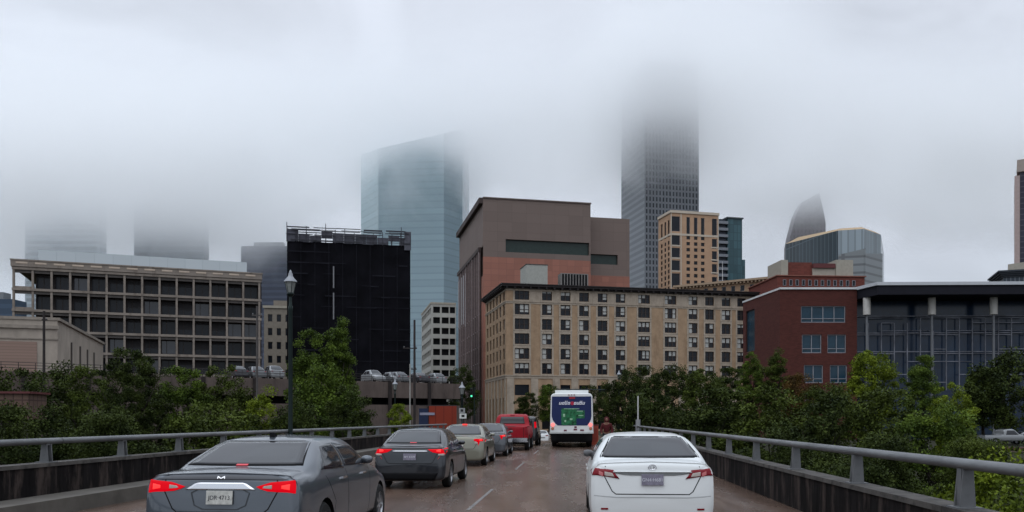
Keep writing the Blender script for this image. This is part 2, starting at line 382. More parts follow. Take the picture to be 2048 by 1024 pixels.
# ---- tan brick hotel, ten storeys
def hotel():
    d = 200; z0 = -1.3; r = bthing('hotel_building', 'long tan brick hotel block with dark cornice, standing behind the bus', 1012, d, z0, 12.4)
    brick = mat('tan_brick', (.30, .205, .130), .85, var=.2, scale=.5, bump=.1)
    stone = mat('cream_stone', (.32, .265, .21), .85, var=.18, scale=.7)
    streaks(brick, (.20, .125, .075), (.5, .68), (.5, .5, .1), .6); streaks(stone, (.17, .135, .10), (.52, .68), (.7, .7, .15), .6)
    H = zof(571, d, z0); Wf = 66.; Dp = 27.
    zb = zof(752, d, z0)              # belt course above the base storeys
    zrow = [zof(y+9.5, d, z0) for y in (742, 713.5, 683, 653.5, 623.5)]  # placeholder spacing
    cols = [(1044, 3.6), (1094, 2.5), (1131, 2.5), (1168, 2.5), (1205, 2.5), (1241, 2.5), (1288, 3.1), (1341, 3.1), (1386, 2.4), (1419, 2.4), (1452, 2.4), (1483, 2.4)]
    a = math.radians(12.4); X0 = r.location.x
    def along(px): # distance along the facade that shows at pixel column px
        t = (px-1024)/F; return (t*d-X0)/(math.cos(a)-t*math.sin(a))
    fl = 3.6; rows = [zb+.62+i*fl for i in range(8)]
    ops = []
    rnd = random.Random(5)
    for px, w in cols:
        x = along(px)-w/2
        for i, z in enumerate(rows[:6]): ops.append((x, z, w, 2.6))
    wl = MB()
    wl.wall((0, 0, 0), (1, 0), Wf, H-.2, ops+[(along(p)-w/2, zof(787, d, z0)-.4, w, 2.6) for p, w in cols]+[(along(p)-w/2, .5, w, 4.6) for p, w in cols], .35)
    wl.wall((Wf, 0, 0), (0, 1), Dp, H-.2, [], .3)
    sops = []; scol = [2.6+i*4.3 for i in range(6)]
    for x in scol:
        for z in rows[:6]: sops.append((Dp-x-1.0, z, 2.0, 2.6))
    wl.wall((0, Dp, 0), (0, -1), Dp, H-.2, sops+[(Dp-x-1.0, 1, 2.0, 7.2) for x in scol], .35)
    wl.face(((0, 0, H-.3), (Wf, 0, H-.3), (Wf, Dp, H-.3), (0, Dp, H-.3)))
    wl.face(((Wf, Dp, 0), (0, Dp, 0), (0, Dp, H-.3), (Wf, Dp, H-.3)))
    wl.build('wall', brick, r)
    # dark interior behind the openings
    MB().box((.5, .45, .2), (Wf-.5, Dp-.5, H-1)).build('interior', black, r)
    st = MB()  # stone dressings: base piers, belt, window surrounds, attic storey
    st.box((-.16, -.16, zb-.55), (Wf+.1, Dp, zb+.05)); st.box((-.3, -.3, zb+.05), (Wf+.1, Dp, zb+.3))
    for px, w in cols:
        x = along(px)
        st.box((x-w/2-.42, -.07, rows[0]-.35), (x-w/2-.02, .2, rows[5]+2.75)); st.box((x+w/2+.02, -.07, rows[0]-.35), (x+w/2+.42, .2, rows[5]+2.75))
        for z in rows[:6]:
            st.box((x-w/2-.44, -.13, z-.32), (x+w/2+.44, .1, z-.04))
            st.box((x-w/2-.02, -.075, z+2.63), (x+w/2+.02, .1, rows[0]-.32+(z-rows[0])+fl)) if z < rows[5] else None
    st.box((-.1, -.1, rows[5]-.95), (Wf+.05, Dp, rows[5]-.55)); st.box((-.22, -.22, rows[5]-.55), (Wf+.05, Dp, rows[5]-.36))
    for i, (px, w) in enumerate(cols):
        xn = along(cols[i+1][0])-cols[i+1][1]/2 if i < len(cols)-1 else Wf
        st.box((along(px)+w/2+.45, -.05, rows[5]-.33), (xn-.45, .2, H-1.2)) if i < len(cols)-1 else None
    for p in [.2]+[(along(cols[i][0])+along(cols[i+1][0]))/2-.9 for i in range(len(cols)-1)]:
        st.box((p, -.14, 0), (p+1.8, .2, zb-.57))
    for i in range(7): st.box((-.14, .4+i*4.3-.3, 0), (.2, .4+i*4.3+1.0, zb-.57))
    st.box((-.06, -.06, H-1.15), (Wf, Dp, H-.65))
    st.build('stone_dressing', stone, r)
    cn = MB(); cn.box((-1.25, -1.25, H-.25), (Wf+.6, Dp, H+.2)); cn.box((-1.45, -1.45, H+.2), (Wf+.8, Dp, H+.42)); cn.box((-.5, -.5, H-.62), (Wf+.3, Dp, H-.25))
    for i in range(32): cn.box((-.2+i*1.98, -1.15, H-.72), (.22+i*1.98, -.5, H-.27))
    for i in range(13): cn.box((-1.15, .5+i*2, H-.72), (-.5, .9+i*2, H-.27))
    cn.build('cornice', mat('dark_cornice', (.022, .018, .018), .7, var=.3), r)
    k = 0
    for px, w in cols:
        for z in rows[:6]:
            window(r, (0, 0, 0), (1, 0), along(px)-w/2, z, w, 2.6, .22, 'hotel%d' % rnd.randrange(8)); k += 1
    rest = MB()
    for j, x in enumerate(scol):
        for z in rows[:6]:
            if k < 100 and j < 3:
                window(r, (0, Dp, 0), (0, -1), Dp-x-1.0, z, 2.0, 2.6, .22, 'hotel%d' % rnd.randrange(8)); k += 1
            else: rest.box((.2, x-1, z), (.3, x+1, z+2.6))
    rest.build('window_glazing', bglass, r)['kind'] = 'stuff'
    for px, w in cols[:6]:
        g = MB(); g.box((along(px)-w/2, .3, zof(787, d, z0)-.4), (along(px)+w/2, .4, zof(787, d, z0)+2.2)); g.build('shop_window', bglass, r)
    # roof plant seen over the cornice
    rb = thing('rooftop_room', 'pale box-shaped plant room standing on the hotel roof behind its cornice', 'plant room', (0, 0, 0))
    p = P(1053, 560, 212); rb.location = (p.x, p.y, z0+H-.3); rb.rotation_euler = (0, 0, a)
    MB().box((0, 0, 0), (5.6, 7, zof(529, 212, z0)-H+.3)).build('wall', mat('pale_panel', (.30, .30, .27), .7, var=.1), rb)
    MB().box((-.1, -.1, zof(529, 212, z0)-H+.3), (5.7, 7.1, zof(529, 212, z0)-H+.5)).build('roof', cap_conc, rb)
    MB().box((2.2, -.06, .3), (3.1, .05, 2.4)).build('door', mat('grey_door', (.15, .15, .15), .5), rb)
    rc = thing('rooftop_unit', 'low grey louvred air unit on the hotel roof beside the pale plant room', 'air unit', (0, 0, 0))
    p = P(1122, 560, 214); rc.location = (p.x, p.y, z0+H-.3); rc.rotation_euler = (0, 0, a)
    hh = zof(546, 214, z0)-H+.3
    MB().box((0, 0, 0), (7.4, 3, hh)).build('casing', mat('grey_casing', (.17, .16, .15), .6, var=.15), rc)
    lv = MB()
    for i in range(9): lv.box((.3+i*.78, -.05, .4), (.8+i*.78, .0, hh-.2))
    lv.build('louvre', black, rc)
hotel()

# ---- brown theatre block behind the hotel
def theatre():
    d = 250; z0 = -1.3; ang = 12.; r = bthing('theatre_building', 'big brown windowless block with a long dark slot, rising behind the tan hotel', 966, d, z0, ang)
    br = grid_mat('brown_cladding', (.150, .113, .098), (.12, .09, .078), 4.5, 3.0, .05, .7, var=.05)
    pk = grid_mat('pink_granite', (.27, .115, .082), (.19, .085, .065), 2.4, 1.8, .05, .6, var=.1)
    H = zof(396, d, z0); zs = zof(505, d, z0); Wf = 34.; Dp = 49.
    w = MB()
    a = math.radians(ang)
    sx0 = 6.0; g0, g1 = zof(506, d, z0), zof(480, d, z0)
    w.wall((0, 0, zs-6), (1, 0), Wf, H-zs+6, [(sx0+1.0, g0-zs+6+.6, Wf-sx0-1.4, g1-g0)], 1.2, 0)
    w.wall((0, Dp, zs+2), (0, -1), Dp, H-zs-2, [], 1, 0)
    w.face(((0, 0, H), (Wf, 0, H), (Wf, Dp, H), (0, Dp, H)), 0)
    w.wall((Wf, 0, zs-6), (0, 1), Dp, H-zs+6, [], 1, 0)
    w.face(((Wf, Dp, 0), (0, Dp, 0), (0, Dp, H), (Wf, Dp, H)))
    w.build('wall', br, r)
    lw = MB(); lw.box((.02, -.06, 0), (Wf, .5, zs-1.2)); lw.box((0.02, .5, 0), (1, Dp, zs-7)); lw.box((Wf-.5, .5, 0), (Wf, Dp, zs-6)); lw.build('lower_wall', pk, r)
    MB().box((sx0+1, .9, g0+.6), (Wf-.4, 1.1, g1+.6)).build('slot_glazing', mat('green_glass', (.02, .032, .028), .25, var=.2), r)
    # glazed side with bright and dark vertical fins
    gl = MB(); gl.box((-.35, 3, 0), (-.02, Dp-.5, zs+1)); gl.build('side_glazing', mat('brown_glass', (.05, .038, .036), .15, var=.3, scale=.3, stretch=(1, 1, .15)), r)
    fn = MB(); rr = random.Random(3)
    for i in range(11): fn.box((-.8, 3.5+i*4.2, 0), (-.3, 3.5+i*4.2+(.5 if i % 3 else 1.1), zs+1))
    for i in range(7): fn.box((-.5, 3, 5+i*5), (-.36, Dp-.5, 5.35+i*5))
    fn.build('fin', mat('mauve_fin', (.16, .12, .115), .6, var=.2), r)
    f2 = MB()
    for i in (6, 7, 9, 10, 8): f2.box((-.6, 5.0+i*4.2, zs-20+rr.random()*4), (-.4, 6.4+i*4.2, zs-1))
    f2.build('pale_side_panel', mat('pale_glass_panel', (.36, .37, .38), .3, var=.2), r)  # pale panels with uneven lower ends on the glazed side
    cn = MB(); cn.box((-1.2, -.02, H-1.6), (0.02, Dp, H+.1)); cn.box((-.9, 3, zs+1), (-.01, Dp, zs+2.2)); cn.build('cornice', mat('dark_brown_trim', (.05, .035, .032), .7), r)
    MB().box((-.02, -.3, H-.02), (Wf+.2, .3, H+.35)).build('coping', mat('brown_trim', (.12, .09, .08), .7), r)
    # lower wing at the right
    d2 = 262; H2 = zof(432, d2, z0)
    wg = MB(); x0, x1 = Wf+.02, Wf+15.
    wg.wall((x0, 6, zs-8), (1, 0), x1-x0, H2-zs+8, [(.8, zof(526, d2, z0)-zs+8, 10.2, zof(506, d2, z0)-zof(526, d2, z0))], 1.0)
    wg.box((x0, 7.2, zs-8), (x1, Dp-4, H2-.02)); wg.face(((x0, 6, H2), (x1, 6, H2), (x1, Dp, H2), (x0, Dp, H2)))
    wg.build('wing', br, r); MB().box((x0+.7, 6.85, zof(526, d2, z0)-.2), (x1-3.2, 7.1, zof(506, d2, z0)+.2)).build('slot_glazing', MATS['green_glass'], r); MB().box((x0, 5.95, 0), (x1+.02, Dp-4, zof(549, d2, z0))).build('wing_lower_wall', pk, r)
theatre()

# ---- grey office tower whose top is lost in cloud
def grey_tower():
    d = 480; z0 = -1.3; r = bthing('office_tower', 'tall grey office tower with a grid of small windows, its top lost in the cloud', 1290, d, z0, 13.5)
    H = 212; Wf = 33.5; Dp = 38.
    gm = grid_mat('grey_punched_facade', (.030, .034, .043), (.165, .175, .19), 2.1, 3.7, .62, .35, var=.2)
    sm = grid_mat('grey_banded_facade', (.15, .16, .18), (.21, .225, .24), 40, 3.7, .9, .35, var=.05)
    m = MB(); m.wall((0, 0, 0), (1, 0), Wf, H, [], 1); m.wall((Wf, 0, 0), (0, 1), Dp, H, [], 1); m.face(((0, 0, H), (Wf, 0, H), (Wf, Dp, H), (0, Dp, H)))
    m.face(((Wf, Dp, 0), (0, Dp, 0), (0, Dp, H), (Wf, Dp, H))); m.build('grid_facade', gm, r)
    MB().wall((0, Dp, 0), (0, -1), Dp, H, [], 1).build('banded_facade', sm, r)
    f = MB()
    for i in range(17): f.box((i*2.1-.35+.02, -.28, 0), (i*2.1+.35, -.01, H))
    f.build('mullion', mat('grey_granite', (.155, .165, .18), .5, var=.05), r)
grey_tower()

# ---- pale blue glass tower with sloping top
def glass_tower():
    d = 520; z0 = -1.3
    r = thing('glass_tower', 'pale blue-green glass tower with a sloping top fading into cloud, behind the black netted block', 'building', ((757-1024)/F*d, d, z0))
    pts = [((722-1024)/F*545, 545), ((757-1024)/F*520, 520), ((888-1024)/F*516, 516), ((925-1024)/F*532, 532), ((925-1024)/F*532+2, 575), ((722-1024)/F*545-1, 590)]
    o = r.location
    pl = [(x-o.x, y-o.y) for x, y in pts]
    tops = [zof(y, dd, z0) for y, dd in ((310, 545), (297, 520), (268, 516), (258, 532), (258, 560), (306, 590))]
    names = ('left_facade', 'main_facade', 'right_facade')
    cols = ((.42, .54, .58), (.27, .36, .40), (.215, .295, .335))  # sky reflection put into the glass colours, paler left facet, darker right
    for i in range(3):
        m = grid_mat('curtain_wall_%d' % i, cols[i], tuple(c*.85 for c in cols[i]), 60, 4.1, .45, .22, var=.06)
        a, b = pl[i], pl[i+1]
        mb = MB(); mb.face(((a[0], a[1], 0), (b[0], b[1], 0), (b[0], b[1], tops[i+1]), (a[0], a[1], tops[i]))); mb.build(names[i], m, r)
    mb = MB()
    for i in (3, 4, 5):
        j = (i+1) % 6; a, b = pl[i], pl[j]; mb.face(((a[0], a[1], 0), (b[0], b[1], 0), (b[0], b[1], tops[j]), (a[0], a[1], tops[i])))
    mb.face([(p[0], p[1], z) for p, z in zip(pl, tops)]); mb.build('rear_wall', MATS['curtain_wall_2'], r)
glass_tower()

# ---- black netted block under scaffolding
def black_block():
    d = 170; z0 = 4.; r = bthing('netted_building', 'tall block wrapped in black netting with scaffold frames along its top', 574, d, z0, 11.5)
    net = mat('black_netting', (.0035, .0034, .0052), .95, spec=.12, var=.55, scale=.22, bump=.6, stretch=(1, 1, .6))
    H = zof(482, d, z0); Wf = 25.3; Dp = 24
    mb = MB(); nx, nz = 34, 36   # the netting sags between its ties: a bumpy sheet
    def pt(x, z, back=False):
        return (x, -.45*abs(math.sin(x/Wf*math.pi*6))*.6+.35*noise.noise(Vector((x*.35, z*.35, 1))), z)
    for i in range(nx):
        for j in range(nz):
            a, b = Wf*i/nx, Wf*(i+1)/nx; c, e = H*j/nz, H*(j+1)/nz; mb.face((pt(a, c), pt(b, c), pt(b, e), pt(a, e)))
    mb.build('netting', net, r, smooth='all')
    sm = MB(); rr = random.Random(77)
    for k in range(13):
        z = H-2.2-k*2.25; x = 0
        while x < Wf-1:
            w = rr.uniform(1.5, 5); 
            if rr.random() < .6: sm.box((x, -.72, z+rr.uniform(-.1, .1)), (min(Wf, x+w), -.66, z+.16))
            x += w
    for i in range(1, 9): sm.box((Wf*i/9-.05, -.70, rr.uniform(0, 8)), (Wf*i/9+.05, -.64, H-.3))
    sm.build('netting_seam', mat('seam_grey', (.010, .010, .014), .8, spec=.1, var=.6, scale=.3), r)
    MB().box((0.1, .5, 0), (Wf-.1, Dp, H-.3)).build('wall', net, r)
    s = MB(); H2 = zof(450, d, z0)
    for i in range(14):
        x = Wf*i/13; t = H2-.4+(.9 if i in (0, 4, 12) else random.Random(i).uniform(-1.3, .3))
        s.tube((x, -.6, H-.2), (x, -.6, t), .07); s.tube((x, 2.2, H-.2), (x, 2.2, t-.6), .07)
    for k, z in enumerate((H+.2, H+1.3, H+2.35, H2-.5)):
        for i in range(5):
            rr = random.Random(i*9+k); x0 = Wf*i/5+rr.uniform(-.4, 1); x1 = min(Wf, x0+Wf/5*rr.uniform(.6, 1.15))
            s.box((x0, -.75+(i % 2)*.2, z+rr.uniform(-.15, .15)), (x1, -.5+(i % 2)*.2, z+.16)); s.box((x0, 2.0, z), (x1, 2.2, z+.14))
    s.build('scaffold_frame', mat('scaffold_steel', (.035, .035, .042), .6), r)
    p = MB()
    for i in range(11):
        rr = random.Random(i+40); x0 = Wf*i/11; p.box((x0, -.1-.02*(i % 2), H-.1+(rr.random() < .2)), (x0+Wf/11-.03, .1, H+rr.uniform(1.3, 2.7)))
    p.box((-.1, -.5, H-.1), (1.6, -.3, H+1.8)); p.box((Wf-1.3, -.55, H-1), (Wf+.1, -.35, H2-.4))
    p.build('platform_screen', mat('grey_screen', (.07, .07, .085), .7, var=.3), r)
    t = MB()
    for z0_, z1_ in ((H-9.5, H-5), (H-16, H-10.5)): t.box((Wf*.37-.1, -.8, z0_), (Wf*.37+.16, -.62, z1_))
    t.build('hoist_strip', mat('pale_strip', (.16, .16, .17), .6), r)
black_block()

# ---- gridded concrete office
def grid_office():
    d = 140; z0 = 3.; ang = 20.; r = bthing('concrete_office', 'long gridded concrete office with rows of dark bays, left of the black netted block', 27, d, z0, ang)
    a = math.radians(ang); t = (522-1024)/F; Wf = (t*d-r.location.x)/(math.cos(a)-t*math.sin(a)); Dp = 20.
    conc = mat('office_concrete', (.20, .17, .145), .85, var=.22, scale=.4, stretch=(.6, .6, 2), bump=.1)
    streaks(conc, (.10, .08, .065), (.5, .66), (.8, .8, .25), .6)
    fl = 3.55; zt = zof(520, d, z0); nb = 14; bw = (Wf-.3)/nb
    g = MB(); rows = []
    zz = zt-1.55
    while zz > -1: rows.append(zz-fl); zz -= fl
    for i in range(nb+1):
        x = i*bw; g.box((x-.17, -.05, 0), (x+.17, .45, zt-1.55))
        if i < nb: g.box((x+.17, -.02, 0), (x+.2, .02, .1))
    for z in rows+[zt-1.55]: g.box((-.25, -.16, z), (Wf+.1, 1.9, z+.42))
    g.build('frame', conc, r)
    hd = MB()
    for z in rows: hd.box((0, .12, z+fl-.5), (Wf, .4, z+fl-.04))
    hd.build('lintel', mat('grey_spandrel', (.075, .067, .062), .8, var=.2), r)
    pr = MB(); pr.box((-.4, -.3, zt-1.05), (Wf+.2, Dp, zt-.05)); pr.box((-.5, -.4, zt-.05), (Wf+.3, Dp, zt+.18))
    for i in range(14): pr.box((i*bw+.4, -.36, zt-.55), (i*bw+bw*.75, -.31, zt-.25), 1)
    pr.build('parapet', [conc, mat('pale_panel_b', (.42, .34, .27), .7, var=.1)], r)
    core = MB(); core.box((bw*1.05, 1.9, 0), (Wf-.1, Dp, zt-1.1)); core.box((0, 4.5, 0), (bw*1.05, Dp, zt-1.1) if False else (bw*.2, Dp, zt-12))
    core.build('wall', mat('dark_recess', (.014, .013, .015), .7, var=.2), r)
    sd = MB(); sd.box((Wf-.09, .5, 0), (Wf+.12, Dp, zt-1.1)); sd.build('side_wall', mat('dark_brown_wall', (.025, .018, .018), .8, var=.2), r)
    for z in rows:
        for i in range(1, nb):
            if z < 2: continue
            window(r, (0, 0, 0), (1, 0), i*bw+.2, z+.52, bw-.4, fl-1.05, 1.75, 'bay%d' % random.Random(int(z*10)*31+i).randrange(6))
    for z in rows: pass
    for z in rows[:3]: MB().box((0, .1, z+.42), (bw, .18, z+.75)).build('balcony_wall', conc, r)
    # penthouse
    pt = MB(); x0 = 3.2; x1 = Wf-2.4; h0 = zof(497, 143, z0)
    pt.box((x0, 3, zt-.05), (x1, 14, h0)); pt.build('penthouse', grid_mat('pale_metal_siding', (.42, .46, .48), (.36, .40, .42), 3.0, 30, .06, .5, var=.03), r)
grid_office()

# ---- low beige building at far left
def beige():
    d = 100; z0 = 6.8; r = bthing('beige_warehouse', 'low beige concrete building with a pinkish panel, at the left edge above the hedge', 115, d, z0, 18.)
    m = mat('beige_concrete', (.29, .25, .21), .85, var=.2, scale=.5, bump=.1, stretch=(1, 1, .6))
    H = zof(637, d, z0)
    MB().box((-24, 0, 0), (0, 34, H)).build('wall', m, r)
    b = MB(); b.box((-24, -.25, H-1.3), (.2, 0, H-.9)); b.box((-24, -.12, H-.25), (.25, 34.1, H+.1)); b.box((-24, -.12, H-2.6), (.12, 0, H-2.45))
    b.build('string_course', mat('beige_trim', (.22, .19, .16), .85, var=.2), r)
    MB().box((-16, -.08, H-6.6), (-2.2, 0, H-2.9)).build('roller_panel', grid_mat('pink_panel', (.23, .155, .125), (.17, .12, .095), 20, .35, .04, .7, var=.05), r)
    for y in (8, 14, 19.5, 25): MB().box((0, y, .5), (.16, y+.35, H-2.2)).build('pilaster', mat('beige_groove', (.075, .065, .058), .9), r)
beige()

# ---- white parking garage
def garage():
    d = 230; z0 = -1.3; r = bthing('parking_garage', 'white multi-storey parking garage with open decks, squeezed left of the brown theatre block', 862, d, z0, 12.)
    wm_ = mat('white_concrete', (.34, .33, .30), .8, var=.12, scale=.4); H = zof(606, d, z0); Wf = 7.; Dp = 26.
    n = 7; fl = H/ n; ops = []; sops = []
    fl = 2.95
    for i in range(12):
        z = H-2.7-fl*i
        if z < 0: break
        ops += [(.6, z, 1.95, 1.75), (3.0, z, 2.0, 1.75), (5.3, z, 1.5, 1.75)]; sops += [(1+k*4.2, z, 3.5, 1.55) for k in range(6)]
    m = MB(); m.wall((0, 0, 0), (1, 0), Wf, H, ops, .6); m.wall((0, Dp, 0), (0, -1), Dp, H, sops, .6)
    m.face(((0, 0, H), (Wf, 0, H), (Wf, Dp, H), (0, Dp, H))); m.build('wall', wm_, r)
    MB().box((.9, .9, 0), (Wf, Dp-.5, H-.4)).build('interior', mat('garage_dark', (.010, .010, .011), .9, var=.3), r)
    MB().box((-.15, -.15, H-.3), (Wf, Dp, H+.25)).build('coping', mat('cream_coping', (.30, .27, .22), .8), r)
garage()

# ---- orange-tan apartment tower with teal glass part
def tan_tower():
    d = 320; z0 = -1.3; ang = 13.6; r = bthing('apartment_tower', 'orange-tan apartment tower with white bands and a teal glass end, right of the grey tower', 1342, d, z0, ang)
    tan = mat('orange_tan_render', (.37, .235, .150), .8, var=.1, scale=.3); wh = mat('cream_band', (.43, .37, .30), .8, var=.05)
    a = math.radians(ang); X0 = r.location.x
    def al(px): t = (px-1024)/F; return (t*d-X0)/(math.cos(a)-t*math.sin(a))
    H = zof(425, d, z0); Wf = al(1437); Dp = 12.
    pxr = lambda y: zof(y, d, z0)
    ops = [(al(1343), pxr(b), al(1360)-al(1343), pxr(t)-pxr(b)) for t, b in ((432, 462), (468, 490), (495, 515), (520, 541), (546, 575), (580, 605))]
    cx = (1376, 1391, 1405)
    for c in cx:
        ops.append((al(c-3), pxr(468), al(c+4)-al(c-3), pxr(432)-pxr(468)))
        for y in (474, 486, 498, 511, 524, 537, 550, 563): ops.append((al(c-3), pxr(y+3), al(c+4)-al(c-3), 1.35))
    ops += [(al(1424), pxr(b), al(1434)-al(1424), pxr(t)-pxr(b)) for t, b in ((432, 466), (473, 493), (498, 520), (524, 545), (550, 575), (580, 605))]
    sops = []
    for y in (2, 5.2, 8.6):
        sops.append((Dp-y-1, pxr(472), 1.6, pxr(438)-pxr(472)))
        for q in range(9): sops.append((Dp-y-1, pxr(487+q*11.5), 1.6, 1.5))
    m = MB(); m.wall((0, 0, 0), (1, 0), Wf, H-.1, ops, .35); m.wall((0, Dp, 0), (0, -1), Dp, H-.1, sops, .35); m.wall((Wf, 0, 0), (0, 1), Dp, H-.1, [], .3)
    m.face(((0, 0, H-.1), (Wf, 0, H-.1), (Wf, Dp, H-.1), (0, Dp, H-.1))); m.build('wall', tan, r)
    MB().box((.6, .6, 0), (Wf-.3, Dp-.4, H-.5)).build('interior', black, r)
    b = MB(); b.box((-.4, -.4, H-.1), (Wf+.2, Dp, H+.9)); b.box((-.12, -.12, pxr(470)), (Wf, Dp, pxr(469)+.6))
    for y in (492, 517, 543): b.box((al(1342), -.1, pxr(y)), (al(1362), .1, pxr(y)+.5)); b.box((al(1422), -.1, pxr(y)), (al(1436), .1, pxr(y)+.5))
    b.box((al(1361), -.1, 0), (al(1363), .1, H-.1)); b.box((al(1435.5), -.11, 0), (Wf+.05, .1, H-.1)); b.box((-.1, -.1, 0), (.25, .1, H-.1))
    b.build('white_band', wh, r)
    k = 0
    for x, z, w, h in ops: window(r, (0, 0, 0), (1, 0), x, z, w, h, .2, 'plain_light' if h > 3 else 'plain'); k += 1
    for x, z, w, h in sops: window(r, (0, Dp, 0), (0, -1), x, z, w, h, .2, 'plain')
    x1 = al(1456); bal = MB(); bal.box((Wf+.06, 1.2, 0), (x1, Dp, H-1)); bal.build('balcony_recess', mat('dark_blue_recess', (.035, .04, .055), .4), r)
    bl = MB()
    for q in range(14): bl.box((Wf+.06, -.2, H-3.2-q*2.6), (x1, 1.2, H-3.0-q*2.6)); bl.box((Wf+.06, -.22, H-3.0-q*2.6), (x1, -.12, H-2.1-q*2.6))
    bl.build('balcony', mat('grey_balcony', (.16, .17, .19), .5), r)
    x2 = al(1485); tg = grid_mat('teal_curtain_wall', (.045, .095, .11), (.028, .055, .065), 1.6, 3.2, .12, .2, var=.25)
    g = MB(); g.box((x1+.02, .3, 0), (x2, Dp, H-.8)); g.box((x2+.01, 3, 0), (al(1498), Dp, pxr(514)+1)); g.build('glass_wing', tg, r)
    MB().box((x1-.5, -.2, H-.8), (x2+.4, Dp, H-.3)).build('wing_roof', mat('dark_teal_roof', (.05, .06, .065), .5), r)
tan_tower()

# ---- glass office with octagonal end and tan roof
def oct_tower():
    d = 350; z0 = -1.3
    r = thing('curved_office', 'blue-grey glass office with faceted end and low tan roof, above the red brick rooftops', 'building', ((1680-1024)/F*d, d, z0))
    o = r.location; q = lambda px, dd: ((px-1024)/F*dd-o.x, dd-o.y)
    pl = [q(1571, 395), q(1676, 350), q(1728, 347), q(1762, 358), q(1768, 400), q(1580, 430)]
    H = zof(461, 350, z0); tops = [zof(488, 395, z0)]+[H]*5
    cols = (((.05, .065, .075), 2.6), ((.30, .35, .38), 1.8), ((.22, .26, .28), 1.8))
    for i in range(3):
        c, w = cols[i]; m = grid_mat('office_glass_%d' % i, c, tuple(min(.5, x*1.8) if i == 0 else x*.6 for x in c), w, 14, .22, .2, var=.2)
        a, b = pl[i], pl[i+1]; mb = MB(); mb.face(((a[0], a[1], 0), (b[0], b[1], 0), (b[0], b[1], tops[i+1]), (a[0], a[1], tops[i]))); mb.build(('side_facade', 'front_facade', 'end_facade')[i], m, r)
    rest = MB()
    for i in (3, 4, 5):
        j = (i+1) % 6; a, b = pl[i], pl[j]; rest.face(((a[0], a[1], 0), (b[0], b[1], 0), (b[0], b[1], tops[j]), (a[0], a[1], tops[i])))
    rest.build('rear_wall', MATS['office_glass_2'], r)
    rf = MB(); c = (sum(p[0] for p in pl[1:5])/4, 30)
    n = len(pl); base = [(p[0], p[1], z) for p, z in zip(pl, tops)]; ins = [(p[0]*.8+c[0]*.2, p[1]*.8+c[1]*.2, z+(2.3 if i else 2.6)) for i, (p, z) in enumerate(zip(pl, tops))]
    for i in range(n): j = (i+1) % n; rf.face((base[i], base[j], ins[j], ins[i]))
    rf.face(ins); rf.build('roof', mat('tan_roof', (.36, .26, .16), .8, var=.1), r)
    lw = MB(); a, b = pl[1], pl[3]
    m = grid_mat('grey_banded_lower', (.20, .215, .22), (.12, .125, .13), 50, 3.4, .5, .4)
    e = .4
    for i in (1, 2):
        a, b = pl[i], pl[i+1]; lw.face(((a[0], a[1]-e, 0), (b[0]+.5, b[1]-e, 0), (b[0]+.5, b[1]-e, zof(500, 350, z0)), (a[0], a[1]-e, zof(510, 350, z0))))
    lw.build('lower_facade', m, r)
oct_tower()

# ---- cloud-wrapped peaked tower
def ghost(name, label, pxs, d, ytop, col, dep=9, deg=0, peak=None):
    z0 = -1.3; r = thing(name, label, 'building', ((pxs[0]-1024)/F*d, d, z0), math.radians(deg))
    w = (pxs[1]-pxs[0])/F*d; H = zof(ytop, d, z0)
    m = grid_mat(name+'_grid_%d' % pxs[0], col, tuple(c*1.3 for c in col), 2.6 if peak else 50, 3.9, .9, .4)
    mb = MB(); 
    if peak:
        pr = [(0, 0), (w, 0), (w*.99, zof(445, d, z0)), (w*.90, zof(410, d, z0)), (w*.82, zof(385, d, z0)), (w*.62, zof(394, d, z0)), (w*.36, zof(404, d, z0)), (w*.2, zof(430, d, z0)), (w*.06, zof(470, d, z0)), (0, zof(492, d, z0))]
        A_ = [(x, 0, z) for x, z in pr]; B_ = [(x, dep, z) for x, z in pr]; mb.face(A_); mb.face(B_[::-1])
        for i in range(len(pr)): j = (i+1) % len(pr); mb.face((A_[i], B_[i], B_[j], A_[j]))
    else: mb.prism([(0, 0), (w, 0), (w, dep), (0, dep)], 0, H)
    mb.build('facade', m, r)
    rf = MB()
    if peak: rf.box((w*.4, 2, H*.5), (w*.7, dep-2, H*.9))
    else: rf.box((w*.2, 2, H), (w*.7, dep-2, H+3))
    rf.build('roof_plant', mat('grey_roof_plant', (.16, .17, .18), .6), r)
    return r
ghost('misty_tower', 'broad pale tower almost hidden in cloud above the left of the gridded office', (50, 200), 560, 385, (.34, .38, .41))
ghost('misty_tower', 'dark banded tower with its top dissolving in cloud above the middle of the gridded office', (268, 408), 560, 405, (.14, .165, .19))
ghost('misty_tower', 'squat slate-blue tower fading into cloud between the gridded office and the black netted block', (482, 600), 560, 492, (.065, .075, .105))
ghost('peaked_tower', 'slim grey tower with a slanted pointed top fading in cloud above the faceted glass office', (1577, 1652), 560, 392, (.16, .15, .16), peak=zof(372, 560, -1.3))

